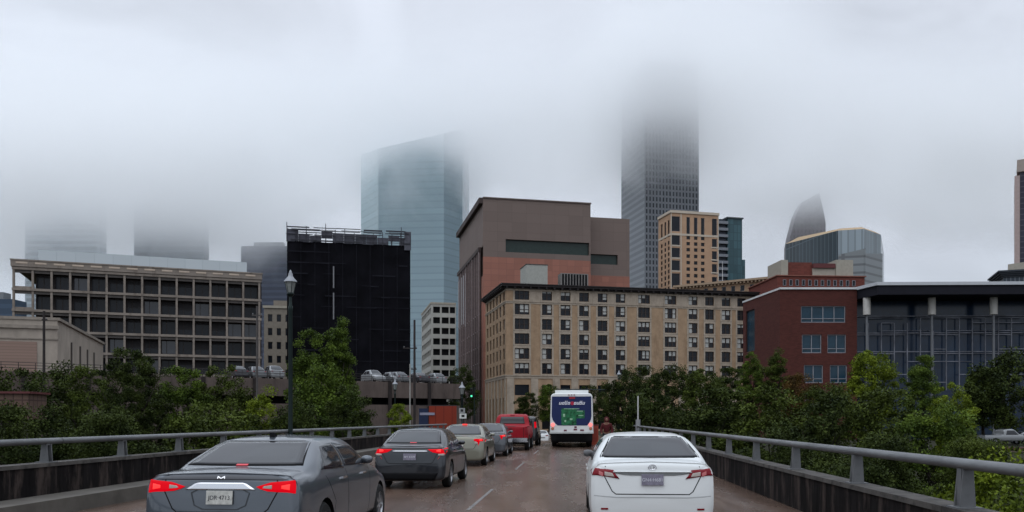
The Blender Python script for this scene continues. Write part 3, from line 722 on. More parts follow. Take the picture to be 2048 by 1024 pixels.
# ---- small buildings
def cream_small():
    d = 215; z0 = -1.3; r = bthing('cream_building', 'small cream masonry building glimpsed between the gridded office and the black netted block', 528, d, z0, 11)
    m = mat('cream_masonry', (.19, .165, .135), .85, var=.15); H = zof(612, d, z0)
    ops = [(1+i*2.2, H-4-j*3.6, 1.1, 1.9) for i in range(3) for j in range(6)]
    b = MB(); b.wall((0, 0, 0), (1, 0), 8, H, ops, .3); b.face(((0, 0, H), (8, 0, H), (8, 10, H), (0, 10, H))); b.wall((0, 10, 0), (0, -1), 10, H, [], .3); b.build('wall', m, r)
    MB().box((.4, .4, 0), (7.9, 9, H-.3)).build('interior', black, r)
    MB().box((2.2, 2, H), (7.8, 8, H+1.8)).build('roof_room', m, r)
    c = MB(); c.box((-.3, -.3, H-.5), (8.2, 0, H+.15)); c.build('cornice', mat('cream_coping', (.40, .36, .28)), r)
    for x, z, w, h in ops: window(r, (0, 0, 0), (1, 0), x, z, w, h, .2, 'plain')
cream_small()
def brick_roofs():
    d = 205; z0 = -1.3; r = bthing('red_brick_block', 'red brick block with cream rooftop boxes, seen over the roof of the nearer brick building', 1555, d, z0, 4)
    red = grid_mat('red_brick_far', (.145, .042, .031), (.11, .036, .03), .8, .3, .03, .85, var=.2); cr = mat('cream_render', (.30, .275, .23), .8, var=.1)
    a = 0; al = lambda px: (px-1555)/F*d
    b = MB(); b.box((0, 0, 0), (al(1735), 20, zof(552, d, z0))); b.box((al(1580), 2, 0), (al(1633), 12, zof(521, d, z0))); b.build('wall', red, r)
    c = MB()
    ops = [(al(1570+i*12)-0, zof(572, d, z0), .8, 1.5) for i in range(12)]
    wn = MB()
    for i in range(12):
        f = link('window', win_mesh(.8, 1.5, 'plain_light')[0], r, (al(1566+i*13), -.1, zof(571, d, z0))); link('pane', win_mesh(.8, 1.5, 'plain_light')[1], f)
    for xa, xb, ya, t_ in ((1633, 1680, 1.5, 533), (1680.1, 1716, 1.2, 516), (1566, 1579.9, 1, 518)): MB().box((al(xa), ya, zof(551, d, z0)), (al(xb), 10, zof(t_, d, z0))).build('roof_room', cr, r)
    t = MB(); t.box((al(1633), 1, zof(532.8, d, z0)), (al(1680)-.2, 9, zof(524, d, z0))); t.build('roof_tank_house', mat('dark_red_metal', (.10, .03, .03), .6), r)
    t = MB(); t.box((-.3, -.3, zof(552, d, z0)), (al(1735)+.3, 20, zof(550, d, z0))); t.build('coping', mat('red_coping', (.2, .08, .06), .8), r)
brick_roofs()
def side_hotel():
    d = 230; z0 = -1.3; r = bthing('old_hotel', 'tan building top with bracketed eaves and a thin mast, right of the cornice', 1556, d, z0, -34)
    m = mat('old_tan_brick', (.25, .165, .105), .85, var=.15); H = zof(553, d, z0)
    ops = [(30-2.6-i*2.7, H-3.2, 1.2, 1.7) for i in range(10)]
    b = MB(); b.wall((-30, 0, 0), (1, 0), 30, H, [(x, z, w, h) for x, z, w, h in ops], .3); b.face(((-30, 0, H), (0, 0, H), (0, 14, H), (-30, 14, H))); b.build('wall', m, r)
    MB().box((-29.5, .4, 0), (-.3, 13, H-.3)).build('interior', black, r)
    c = MB(); c.box((-30.8, -1., H-.5), (.8, 14, H+.1))
    for i in range(28): c.box((-30+i*1.08, -.8, H-1.0), (-29.6+i*1.08, -.02, H-.52))
    c.build('eaves', mat('tan_eaves', (.30, .22, .15), .8), r)
    for x, z, w, h in ops: window(r, (-30, 0, 0), (1, 0), x, z, w, h, .2, 'plain_light')
    MB().tube((-17, 3, H), (-17, 3, H+6.5), .09, .05).build('mast', mat('pale_mast', (.5, .5, .5), .5), r)
side_hotel()
def right_tower():
    d = 240; z0 = -1.3; r = bthing('pink_edged_tower', 'tall tower with a pinkish concrete edge and dark glass, cut off by the right edge', 2029, d, z0, -31)
    H = zof(352, d, z0)
    MB().box((0, 0, 0), (1.3, 14, H)).build('corner_pier', mat('pink_concrete', (.36, .28, .26), .8, var=.1), r)
    g = MB(); g.box((1.31, .5, 0), (16, 14, H+1)); g.build('glass_facade', grid_mat('dark_violet_glass', (.03, .028, .045), (.075, .07, .085), 1.8, 1.6, .12, .2), r)
    MB().box((.6, -.2, H+1.0), (16, 13, H+4.5)).build('crown', mat('tan_concrete', (.30, .25, .22), .8), r)
    r = bthing('flared_roof_building', 'low building with a dark flared cornice and cream roof box, at the right edge', 1996, 200, z0, -20)
    H = zof(546, 200, z0)
    MB().box((1.2, 0, 0), (22, 12, H-1.2)).build('wall', grid_mat('dark_blue_glazing', (.03, .04, .055), (.12, .13, .15), .9, 3.4, .12, .3), r)
    c = MB(); n = 4
    for i in range(n): c.box((.9-i*.35, -.3-i*.35, H-1.2+i*.4), (22+i*.3, 12, H-.8+i*.4-.002))
    c.build('cornice', mat('dark_slate_cornice', (.03, .035, .045), .6), r)
    c = MB(); c.prism([(2.4, 1.5), (16, 1.5), (16, 10), (4, 10)], H+.4, [H+2.2, H+3.6, H+3.6, H+2.4]); c.build('roof_room', mat('cream_render', (.42, .38, .31)), r)
right_tower()
ghost('blue_office', 'low dark blue building at the left edge beyond the gridded office', (-60, 26), 320, 598, (.035, .055, .085))

# ---- red brick building and its glazed wing, right
def brick_wing():
    d = 120; z0 = -1.3
    r = bthing('brick_office', 'dark red brick office with pale-framed blue windows, between the hotel and the glazed wing', 1560, d, z0, 0)
    red = grid_mat('dark_red_brick', (.078, .0225, .0175), (.055, .018, .0145), .45, .16, .012, .85, var=.18, offset=.5)
    al = lambda px: (px-1560)/F*d; zz = lambda y: zof(y, d, z0); H = zz(579); Wf = al(1714)
    wins = [(1602, 1691, 645, 612, 'strip4'), (1604, 1643, 706, 669, 'strip2'), (1655, 1692, 706, 669, 'strip2'), (1608, 1646, 766, 730, 'strip2'), (1660, 1694, 766, 730, 'strip2'), (1610, 1648, 822, 790, 'strip2'), (1662, 1696, 822, 790, 'strip2')]
    ops = [(al(a), zz(b), al(c)-al(a), zz(t)-zz(b)) for a, c, b, t, s in wins]
    m = MB(); m.wall((0, 0, 0), (1, 0), Wf, H, ops, .3)
    # splayed left wall
    L_ = math.hypot(al(1490)*1.0, 14); px = ((1486-1024)/F*134-r.location.x); u = Vector((-px, -14, 0)).normalized(); ln = math.hypot(px, 14)
    sop = [(1.2, zof(706, 134, z0), 3.6, zof(625, 134, z0)-zof(706, 134, z0))]
    m.wall((px, 14, 0), (u.x, u.y), ln, H, sop, .3)
    m.face(((0, 0, H), (Wf, 0, H), (Wf, 20, H), (px, 14, H))); m.build('wall', red, r)
    sh = MB(); sh.box((al(1600), -.02, zz(600)), (al(1600)+.04, .02, zz(600)+.05)); 
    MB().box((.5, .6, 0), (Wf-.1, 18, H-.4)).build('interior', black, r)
    for (x, z, w, h), s in zip(ops, wins): window(r, (0, 0, 0), (1, 0), x, z, w, h, .15, s[4])
    window(r, (px, 14, 0), (u.x, u.y), *sop[0][:2], sop[0][2], sop[0][3], .15, 'blue')
    c = MB(); c.box((-.1, -.25, H), (Wf+.2, .1, H+.28)); c.face(((px-.1, 14, H), (-.1, -.25, H), (-.1, -.25, H+.28), (px-.1, 14, H+.28))); c.face(((px-.1, 14, H+.28), (-.1, -.25, H+.28), (.3, .1, H+.28), (px+.3, 14, H+.28)))
    c.build('coping', mat('pale_coping', (.50, .50, .50), .6), r)
    # glazed wing with deep canopy
    r = bthing('glazed_wing', 'dark glass wing with white columns under a deep flat canopy, right of the brick office', 1714, d, z0, -1.5)
    al = lambda px: (px-1714)/F*d; zz = lambda y: zof(y, d, z0); Wf = 32.
    H = zz(579)
    ca = MB()
    o = [(-1.2, 4, 0), (1.0, -4.5, 0), (Wf, -4.5, 0), (Wf, 14, 0), (-1.2, 14, 0)]
    ca.prism([(p[0], p[1]) for p in o], H-.1, H+.35)
    ca.build('canopy', mat('pale_canopy_edge', (.42, .43, .45), .5, var=.05), r)
    sf = MB(); sf.prism([(-1.0, 4.2), (1.2, -4.3), (Wf-.1, -4.3), (Wf-.1, 13.8), (-1, 13.8)], H-1.4, H-.104)
    sf.build('soffit', mat('dark_soffit', (.009, .009, .014), .8, spec=.2, var=.2), r)
    gl = MB(); gl.box((.1, 2.0, 0), (Wf, 12, H-1.41)); gl.build('glass_wall', mat('navy_glass', (.007, .017, .037), .16, spec=.3, var=.5, scale=.25), r)
    cm_ = MB(); cl = MB()
    for px_ in (1727, 1856, 1978, 2100):
        x = al(px_)*.985
        c_ = MB(); c_.tube((x, -1.2, zz(632)), (x, -1.2, H-1.41), .52, n=14); c_.build('column', mat('white_column', (.46, .44, .41), .6), r, smooth=True)
        c_ = MB(); c_.tube((x, -1.2, 0), (x, -1.2, zz(632)-.01), .17, n=10); c_.build('column_shaft', mat('grey_shaft', (.13, .135, .145), .5), r, smooth=True)
    lt = MB(); rr = random.Random(21); x = .3   # irregular lattice of pale bars in front of the glass
    zr = [zz(y) for y in (634, 644, 660, 668, 697, 706, 722, 748, 764, 780)]
    cells = 17
    for i in range(cells):
        xa = .3+i*Wf/cells
        ks = sorted(rr.sample(range(len(zr)), 5)); lt.box((xa-.06, 1.3, zr[ks[-1]]), (xa+.06, 1.42, zr[ks[0]]))
        for k in rr.sample(range(len(zr)), 4):
            n_ = rr.choice((1, 1, 2, 3)); lt.box((xa+.061, 1.31, zr[k]-.06), (min(Wf, xa+n_*Wf/cells-.061), 1.41, zr[k]+.06))
    for k in (0, 3, 5): lt.box((.2, 1.5, zr[k]-.08+.3), (Wf, 1.58, zr[k]+.06+.3))
    lt.build('lattice', mat('pale_lattice', (.15, .155, .18), .5, var=.5, scale=.4), r)
brick_wing()

# ---- elevated parking deck on the left
def deck():
    A = Vector((-7.4, 118, 0)); B = Vector((-84, 64, 0)); u = (A-B).normalized(); n = Vector((u.y, -u.x, 0)); ln = (A-B).length
    r = thing('parking_deck', 'long two-level concrete parking deck with cars along its top, behind the trees on the left', 'parking deck', (B.x, B.y, -1.3), math.atan2(u.y, u.x))
    m = mat('pinkish_concrete', (.092, .070, .061), .85, var=.25, scale=.4, bump=.1, stretch=(1, 1, .6)); top = 8.0
    if 'stk' not in MATS: streaks(m, (.035, .027, .024), (.5, .7), (.8, .8, .12), .75); MATS['stk'] = 1
    w = MB(); w.box((0, 0, 5.85), (ln, .3, top)); w.box((0, .31, top-.4), (ln, 46, top-.05)); w.box((0, .1, 0), (ln, .35, 4.9)); w.box((ln-.3, .31, 0), (ln, 45, 4.9)); w.box((ln-.3, .31, 5.85), (ln, 45, top-.41))
    w.build('wall', m, r)
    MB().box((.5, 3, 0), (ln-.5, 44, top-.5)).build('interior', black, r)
    for x in [3+6.1*i for i in range(15)]:
        MB().box((x, -.22, 0), (x+.45, -.01, top)).build('pier', mat('dark_pier', (.022, .017, .016), .85, var=.2), r)
    g = MB()
    for i in range(60): g.tube((ln*i/60+.3, .2, top), (ln*i/60+.3, .2, top+.95), .035, n=5)
    for z in (.35, .65, .95): g.tube((0, .2, top+z), (ln, .2, top+z), .03, n=5)
    g.build('guard_rail', mat('dark_rail', (.03, .025, .025), .6), r)
    return r, u, n, ln, B
deck_r, du, dn, dln, dB = deck()
# ================================================================ TREES
def leaf_mat(name, a, b):
    m = mat(name, a, .6, var=0); nt = m.node_tree; bs = nt.nodes['Principled BSDF']
    g = nt.nodes.new('ShaderNodeNewGeometry'); mx = nt.nodes.new('ShaderNodeMixRGB'); mx.inputs[1].default_value = (*a, 1); mx.inputs[2].default_value = (*b, 1)
    t = nt.nodes.new('ShaderNodeTexCoord'); n = nt.nodes.new('ShaderNodeTexNoise'); n.inputs['Scale'].default_value = 2.2; nt.links.new(t.outputs['Object'], n.inputs['Vector'])
    r = nt.nodes.new('ShaderNodeMapRange'); r.inputs[1].default_value = .35; r.inputs[2].default_value = .65; r.inputs[3].default_value = -.25; r.inputs[4].default_value = .55; nt.links.new(n.outputs[0], r.inputs[0])
    ad = nt.nodes.new('ShaderNodeMath'); ad.operation = 'MULTIPLY_ADD'; ad.use_clamp = True; nt.links.new(g.outputs['Random Per Island'], ad.inputs[0]); ad.inputs[1].default_value = .42; nt.links.new(r.outputs[0], ad.inputs[2])
    nt.links.new(ad.outputs[0], mx.inputs[0]); nt.links.new(mx.outputs[0], bs.inputs['Base Color']); bs.inputs['Specular IOR Level'].default_value = .06
    return m
LM = {'dark': leaf_mat('dark_leaves', (0.0136, 0.0207, 0.0055), (0.0547, 0.0729, 0.0155)),
      'olive': leaf_mat('olive_leaves', (0.0210, 0.0300, 0.0060), (0.0820, 0.1080, 0.0190)),
      'lime': leaf_mat('yellow_green_leaves', (0.0466, 0.0671, 0.0062), (0.1940, 0.2430, 0.0201)),
      'green': leaf_mat('green_leaves', (0.0254, 0.0423, 0.0078), (0.1077, 0.1564, 0.0215)),
      'rust': leaf_mat('rusty_leaves', (0.0356, 0.0241, 0.0074), (0.1114, 0.0609, 0.0163))}
bark = mat('tree_bark', (.02, .016, .012), .9, var=.3, scale=5, bump=.4)
CR = {}
def crown_mesh(shape, colr, seed, asp=1.0, dens=1.0, lf=1.0):
    """crown of unit radius and height asp; leaves gathered in clumps through its volume"""
    asp = round(asp*2)/2 or .5; key = (shape, colr, seed, asp, dens, lf)
    if key in CR: return CR[key]
    import numpy as np
    rr = random.Random(seed); rg = np.random.default_rng(seed); cl = []; nc = int(46*(asp+.8))
    for i in range(nc):
        th = rr.uniform(0, 2*math.pi); ct = rr.uniform(-1, 1); k = rr.uniform(.3, 1.0)**.45
        st = (1-abs(ct)**2.6)**.5; x, y, z = st*math.cos(th), st*math.sin(th), ct
        wob = .80+.42*noise.noise(Vector((x*1.7+seed, y*1.7, z*1.7*asp)))
        w = 1.0
        if shape == 'cone': w = 1-.45*(z*.5+.5)**1.5
        if shape == 'vase': w = .65+.4*(z*.5+.5)
        cl.append((x*k*wob*w, y*k*wob*w, z*k*asp*(.84+.12*wob), rr.uniform(.13, .30)))
    cl = np.array(cl); n = int(8200*(asp+.5)*dens); c = cl[rg.integers(0, nc, n)]
    q = rg.normal(size=(n, 3)); q /= np.linalg.norm(q, axis=1)[:, None]; p = c[:, :3]+q*(c[:, 3:4]*rg.uniform(.35, 1, (n, 1)))*np.array([1, 1, .8])
    a = rg.normal(size=(n, 3))+q*.2; a /= np.linalg.norm(a, axis=1)[:, None]; b = np.cross(a, rg.normal(size=(n, 3))+q*1.2); b /= np.linalg.norm(b, axis=1)[:, None]
    l = rg.uniform(.022, .046, (n, 1))*lf; w = l*.62
    V = np.stack([p-a*l, p+b*w-a*l*.1, p+a*l, p-b*w+a*l*.1], 1).reshape(-1, 3)
    me = bpy.data.meshes.new('crown'); me.vertices.add(n*4); me.vertices.foreach_set('co', V.ravel()); me.loops.add(n*4); me.loops.foreach_set('vertex_index', np.arange(n*4)); me.polygons.add(n); me.polygons.foreach_set('loop_start', np.arange(n)*4); me.polygons.foreach_set('loop_total', np.full(n, 4))
    me.update(); me.validate(); me.materials.append(LM[colr]); CR[key] = me; return me
TK = {}
def trunk_mesh(seed):
    if seed in TK: return TK[seed]
    rr = random.Random(seed); mb = MB(); p = Vector((0, 0, -.05)); r = .05   # unit tall: 0..1
    pts = [(p, r)]
    for i in range(5): p = p+Vector((rr.uniform(-.02, .02), rr.uniform(-.02, .02), .13)); r *= .84; pts.append((p, r))
    for (a, ra), (b, rb) in zip(pts, pts[1:]): mb.tube(a, b, ra, rb, 8)
    for i in range(11):
        a, ra = pts[rr.randint(2, 5)]; t = rr.uniform(0, 6.28); d = Vector((math.cos(t)*rr.uniform(.1, .24), math.sin(t)*rr.uniform(.1, .24), rr.uniform(.12, .3)))
        m_ = a+d*.55+Vector((0, 0, -.02)); mb.tube(a, m_, ra*.5, ra*.32, 6); mb.tube(m_, a+d, ra*.32, ra*.12, 5)
        t2 = t+rr.uniform(-1, 1); mb.tube(m_, m_+Vector((math.cos(t2)*.12, math.sin(t2)*.12, .14)), ra*.25, ra*.08, 5)
    me = mb.mesh('trunk', bark, smooth='all'); TK[seed] = me; return me
def tree(px, pytop, d, width_px, label, shape='round', colr='green', seed=1, zg=None, depth=None, group=None, name='tree', low=.28, cat='tree', nl=13000):
    x = (px-1024)/F*d; zg = ground_z(x, d) if zg is None else zg
    top = HC+(838-pytop)/F*d; h = top-zg; r = width_px/F*d/2
    t = thing(name, label, cat, (x, d, zg), (seed*1.7) % 6.28, group)
    c0 = h*low; hh = (h-c0)/2
    asp = max(.5, round(hh/r*2)/2); c = link('crown', crown_mesh(shape, colr, seed, asp, *((3., .55) if d < 38 else (1.3, .85))), t, (0, 0, c0+hh)); c.scale = (r*1.1, r*1.1, hh*1.04/asp)
    if low > .05 or True:
        k = link('trunk', trunk_mesh(seed % 3), t, (0, 0, 0)); k.scale = (h*.55, h*.55, h*.86)
    return t
GL, GR = 'trees beside the bridge on the left', 'trees beside the bridge on the right'
LT = [ # px, top, d, width, shape, colour, seed, low, label
 (20, 726, 58, 170, 'round', 'dark', 1, .0, 'dark leafy tree at the left edge below the beige building'),
 (105, 724, 62, 170, 'round', 'dark', 2, .0, 'dark tree with flat top under the pinkish panel of the beige building'),
 (180, 716, 56, 120, 'round', 'olive', 3, .05, 'olive tree leaning against the tall dark vine-like tree on its left'),
 (255, 676, 52, 120, 'vase', 'dark', 4, .0, 'tall narrow dark tree, highest of those in front of the gridded office'),
 (300, 700, 55, 90, 'round', 'dark', 5, .0, 'dark shoulder of foliage just right of the tall narrow dark tree'),
 (365, 716, 60, 130, 'round', 'green', 6, .05, 'mid green tree in front of the lower middle rows of the gridded office'),
 (445, 724, 62, 120, 'round', 'olive', 1, .05, 'brownish olive tree below the right end of the gridded office'),
 (520, 775, 50, 110, 'round', 'lime', 2, .1, 'low yellow-green tree just left of the lamp post'),
 (60, 800, 36, 260, 'round', 'dark', 3, .0, 'nearest dark bush mass behind the left rail at the frame edge'),
 (240, 790, 34, 230, 'round', 'dark', 5, .0, 'dark low tree close behind the rail, left of the grey sedan'),
 (420, 790, 38, 220, 'round', 'olive', 4, .0, 'olive low tree behind the rail above the grey sedan roof'),
 (628, 640, 60, 110, 'round', 'green', 6, .1, 'left crown of the big tree pair in front of the black netted block'),
 (680, 626, 62, 100, 'cone', 'green', 2, .1, 'pointed tall tree in front of the black netted block, tallest on the left bank'),
 (655, 720, 56, 165, 'round', 'green', 3, .05, 'wide leafy tree filling the base of the netted block'),
 (700, 760, 50, 110, 'round', 'dark', 1, .0, 'dark tree at the left end of the visible deck wall'),
 (590, 780, 46, 130, 'round', 'dark', 4, .0, 'dark tree directly behind the lamp post'),
 (800, 800, 74, 60, 'vase', 'lime', 3, .1, 'thin yellowish sapling in front of the lower deck wall'),
 (925, 728, 128, 62, 'round', 'dark', 2, .2, 'street tree beside the theatre block behind the green traffic signal'),
 (1100, 766, 150, 66, 'round', 'green', 5, .2, 'street tree in front of the hotel doors just left of the bus'),
 (1055, 782, 150, 50, 'round', 'dark', 6, .2, 'smaller street tree by the hotel base above the red pickup'),
 (1185, 770, 140, 74, 'round', 'dark', 1, .2, 'dark street tree behind the right shoulder of the bus'),
]
for px, top, d, w, sh, c, sd, low, lab in LT: tree(px, top, d, w, lab, sh, c, sd, low=low, group=GL if px < 900 else 'street trees by the hotel')
RT = [
 (1248, 736, 96, 90, 'round', 'dark', 2, .05, 'dark tree nearest the bus on the right bank'),
 (1290, 728, 100, 80, 'round', 'dark', 3, .1, 'dark rounded tree before the middle of the hotel front'),
 (1345, 726, 104, 90, 'round', 'dark', 4, .1, 'dark tree covering the lower hotel floors right of centre'),
 (1405, 734, 90, 110, 'round', 'olive', 5, .05, 'olive tree in front of the right end of the hotel'),
 (1455, 728, 100, 80, 'round', 'dark', 6, .05, 'dark tree touching the right corner of the hotel'),
 (1503, 700, 96, 66, 'cone', 'green', 1, .1, 'narrow pointed tree at the left corner of the brick office'),
 (1552, 698, 92, 72, 'cone', 'olive', 2, .1, 'pointed olive tree in front of the blank brick wall'),
 (1600, 745, 84, 90, 'round', 'rust', 3, .1, 'tree with rusty turning leaves below the brick office windows'),
 (1655, 762, 80, 110, 'round', 'olive', 4, .05, 'low olive tree below the lowest brick office windows'),
 (1740, 696, 88, 116, 'round', 'lime', 5, .1, 'bright yellow-green rounded tree at the left end of the glazed wing'),
 (1845, 702, 84, 90, 'cone', 'green', 6, .1, 'pointed mid green tree before the second white column'),
 (1905, 760, 70, 90, 'round', 'lime', 1, .05, 'yellowish tree low in front of the glazed wing lattice'),
 (2010, 702, 96, 150, 'round', 'dark', 2, .12, 'big dark tree at the right edge above the parked white pickup'),
 (1965, 740, 100, 80, 'round', 'green', 3, .2, 'green tree just left of the big dark tree at the right edge'),
 (1300, 770, 60, 170, 'round', 'dark', 5, .0, 'dark tree close behind the thin white post'),
 (1430, 762, 56, 180, 'round', 'dark', 6, .0, 'dark wide tree right behind the rail above the white sedan'),
 (1540, 765, 52, 190, 'round', 'olive', 1, .0, 'olive wide tree in front of the pointed pair by the brick office'),
 (1650, 778, 48, 200, 'round', 'dark', 2, .0, 'dark low tree behind the middle of the right rail'),
 (1770, 765, 46, 190, 'round', 'olive', 3, .0, 'olive wide tree below the bright yellow-green rounded one'),
 (1870, 790, 42, 170, 'round', 'green', 4, .0, 'green low tree behind the rail, left of the parked pickup'),
 (1950, 850, 34, 190, 'round', 'olive', 5, .0, 'low olive bush under the parked white pickup'),
 (1740, 850, 30, 260, 'round', 'dark', 6, .0, 'nearest dark bush seen through the right rail posts'),
 (1560, 850, 36, 260, 'round', 'dark', 1, .0, 'dark bush seen through the rail between the far posts'),
 (1960, 920, 17, 420, 'round', 'lime', 2, .0, 'yellow-green bush just below the near end of the right rail'),
]
for px, top, d, w, sh, c, sd, low, lab in RT: tree(px, top, d, w, lab, sh, c, sd, low=low, group=GR)
# undergrowth on the banks
def under(side, seed):
    rr = random.Random(seed); mb = MB()
    for i in range(15000):
        y = rr.uniform(8, 84)
        l = (rr.uniform(-62, -12) if side < 0 else rr.uniform(6, 58)); x = l+VS*y
        z = ground_z(x, y)+abs(noise.noise(Vector((x/4, y/4, 3))))*3.2*rr.random()**.5+.1
        p = Vector((x, y, z)); a = Vector((rr.gauss(0, 1), rr.gauss(0, 1), rr.gauss(0, .7))).normalized(); b = a.cross(Vector((rr.gauss(0, 1), rr.gauss(0, 1), rr.gauss(0, 1)))).normalized()
        s = rr.uniform(.12, .3); mb.face((p-a*s, p+b*s*.6, p+a*s, p-b*s*.6))
    tag(mb.build('undergrowth', LM['dark']), kind='stuff')
under(-1, 5); under(1, 6)

# ================================================================ CARS
def cr(p0, p1, p2, p3, t): return .5*((2*p1)+(-p0+p2)*t+(2*p0-5*p1+4*p2-p3)*t*t+(-p0+3*p1-3*p2+p3)*t**3)
def dense(pts, k):
    out = []
    for i in range(len(pts)-1):
        a = pts[max(0, i-1)]; b = pts[i]; c = pts[i+1]; d = pts[min(len(pts)-1, i+2)]
        for q in range(k): out.append(cr(a, b, c, d, q/k))
    out.append(pts[-1]); return out
class Shell:
    """closed vehicle skin lofted from stations (y, w, z_shoulder, rail fraction, z_rail, z_centre)"""
    def __init__(s, st, hw, zb, rear, front, wheels=(), wr=.34, wx=.3, kx=4, lean=.10, zmid=.55, arch=True):
        def sec(y, w, zs, wf, zr, zc, sc=1, yc=None, zcen=.62):
            W_ = w*hw; pts = [(0, zb), (.70*W_, zb), (.93*W_, zb+.05), (.985*W_, zb+.17), (W_, zmid), (.992*W_, zs-.12), (.955*W_, zs), (.5*(.955*W_+wf*hw)+.025*(zr-zs > .12), zs*.45+zr*.55+.015*(zr-zs > .12)), (wf*hw, zr), (.62*wf*hw, zc-.014), (0, zc)]
            o = []
            for x, z in pts:
                x *= sc; z = zcen+(z-zcen)*sc
                o.append(Vector((x, y+(max(0, z-.6)*lean if yc == 'r' else (-max(0, z-.45)*lean*1.5 if yc == 'f' else 0)), z)))
            return o
        C = []; f = st[0]; b = st[-1]
        zc0 = (zb+f[5])/2; zc1 = (zb+b[5])/2
        for sc, dy in ((0.001, 0), (.45, 0), (.86, .015), (.975, .055)): C.append(sec(rear+dy, *f[1:], sc=sc, yc='r', zcen=zc0))
        for q in st: C.append(sec(*q))
        for sc, dy in ((.97, -.06), (.86, -.02), (.45, 0), (0.001, 0)): C.append(sec(front+dy, *b[1:], sc=sc, yc='f', zcen=zc1))
        rows = [dense(r, 3) for r in C]; cols = [dense([r[j] for r in rows], kx) for j in range(len(rows[0]))]
        V = []; n = len(cols[0]); m = len(cols)
        mb = MB()
        for i in range(n):
            half = [cols[j][i].copy() for j in range(m)]
            for v in half: v.x = max(0, v.x)
            half[0].x = 0; half[-1].x = 0
            V.append(half+[Vector((-v.x, v.y, v.z)) for v in reversed(half[1:-1])])
        k = len(V[0])
        mb.v = [tuple(v) for r in V for v in r]
        for i in range(n-1):
            for j in range(k): a = i*k+j; b_ = i*k+(j+1) % k; mb.f.append((a, b_, b_+k, a+k)); mb.m.append(0)
        mb.f.append(tuple(range(k))[::-1]); mb.f.append(tuple((n-1)*k+j for j in range(k))); mb.m += [0, 0]
        s.mb = mb; s.wheels = wheels; s.wr = wr; s.hw = hw; s.arch = arch
        s.bvh = BVHTree.FromPolygons([Vector(v) for v in mb.v], mb.f)
    def body(s, name, m, root):
        me = s.mb.mesh(name, [m, black], smooth='all')
        o = link(name, me, None)
        if s.arch:
            c = MB()
            for y in s.wheels:
                for sd in (-1, 1):
                    x0 = sd*(s.hw-.26); x1 = sd*(s.hw+.3); n = 22; a = []; b = []
                    for i in range(n): t = 2*math.pi*i/n; a.append((x0, y+math.cos(t)*(s.wr+.055), s.wr+math.sin(t)*(s.wr+.055))); b.append((x1, *a[-1][1:]))
                    c.face(a, 1); c.face(b, 1)
                    for i in range(n): j = (i+1) % n; c.face((a[i], a[j], b[j], b[i]), 1)
            cme = c.mesh('arch_cut', [m, black]); bm = bmesh.new(); bm.from_mesh(cme); bmesh.ops.remove_doubles(bm, verts=bm.verts, dist=1e-4); bmesh.ops.recalc_face_normals(bm, faces=bm.faces); bm.to_mesh(cme); bm.free()
            co_ = link('arch_cut', cme, None); md = o.modifiers.new('b', 'BOOLEAN'); md.object = co_; md.operation = 'DIFFERENCE'; md.solver = 'EXACT'
            dg = bpy.context.evaluated_depsgraph_get(); dg.update(); nm = bpy.data.meshes.new_from_object(o.evaluated_get(dg)); o.modifiers.clear()
            if len(nm.polygons) > 100: o.data = nm; nm.name = name
            o.data.set_sharp_from_angle(angle=math.radians(45))
            bpy.data.objects.remove(co_)
        o.parent = root; return o
    def hit(s, a, b, ax):
        if ax == 'r': h = s.bvh.ray_cast(Vector((a, -9, b)), Vector((0, 1, 0)))
        elif ax == 't': h = s.bvh.ray_cast(Vector((a, b, 9)), Vector((0, 0, -1)))
        else: h = s.bvh.ray_cast(Vector((9 if ax == 'R' else -9, a, b)), Vector((-1 if ax == 'R' else 1, 0, 0)))
        if h[0] is None:
            q = {'r': Vector((a, -2.3, b)), 't': Vector((a, b, 1)), 'R': Vector((1, a, b)), 'L': Vector((-1, a, b))}[ax]; h = s.bvh.find_nearest(q)
        return h[0], h[1]
    def patch(s, poly, ax, off=.004, th=.02, nr=10, nc=14, crown=0.):
        """panel whose outline POLY (seen along AX) lies on the skin; POLY must be crossed twice by every level line"""
        mb = MB(); z0 = min(p[1] for p in poly); z1 = max(p[1] for p in poly); G = []
        lv = sorted({z0+(z1-z0)*(i/nr) for i in range(nr+1)} | {p[1] for p in poly})
        for z in lv:
            zz = min(z1-1e-4, max(z0+1e-4, z)); xs = []
            for (x_a, z_a), (x_b, z_b) in zip(poly, poly[1:]+poly[:1]):
                if (z_a-zz)*(z_b-zz) < 0: xs.append(x_a+(x_b-x_a)*(zz-z_a)/(z_b-z_a))
            if len(xs) < 2: continue
            a, b = min(xs), max(xs); row = []
            for j in range(nc+1):
                u = a+(b-a)*j/nc; p, n = s.hit(u, zz, ax)
                v = {'r': Vector((0, -1, 0)), 't': Vector((0, 0, 1)), 'R': Vector((1, 0, 0)), 'L': Vector((-1, 0, 0))}[ax]
                if n.dot(v) < 0: n = -n
                e = min(1, 6*min(j, nc-j)/nc)
                row.append((p+(n*.6+v*.4)*(off+crown*e), p-v*th))
            G.append(row)
        for i in range(len(G)-1):
            for j in range(nc): mb.face((G[i][j][0], G[i][j+1][0], G[i+1][j+1][0], G[i+1][j][0]))
        for r in (G[0], G[-1]):
            for j in range(nc): mb.face((r[j][0], r[j+1][0], r[j+1][1], r[j][1]))
        for c in (0, nc):
            for i in range(len(G)-1): mb.face((G[i][c][0], G[i+1][c][0], G[i+1][c][1], G[i][c][1]))
        return mb
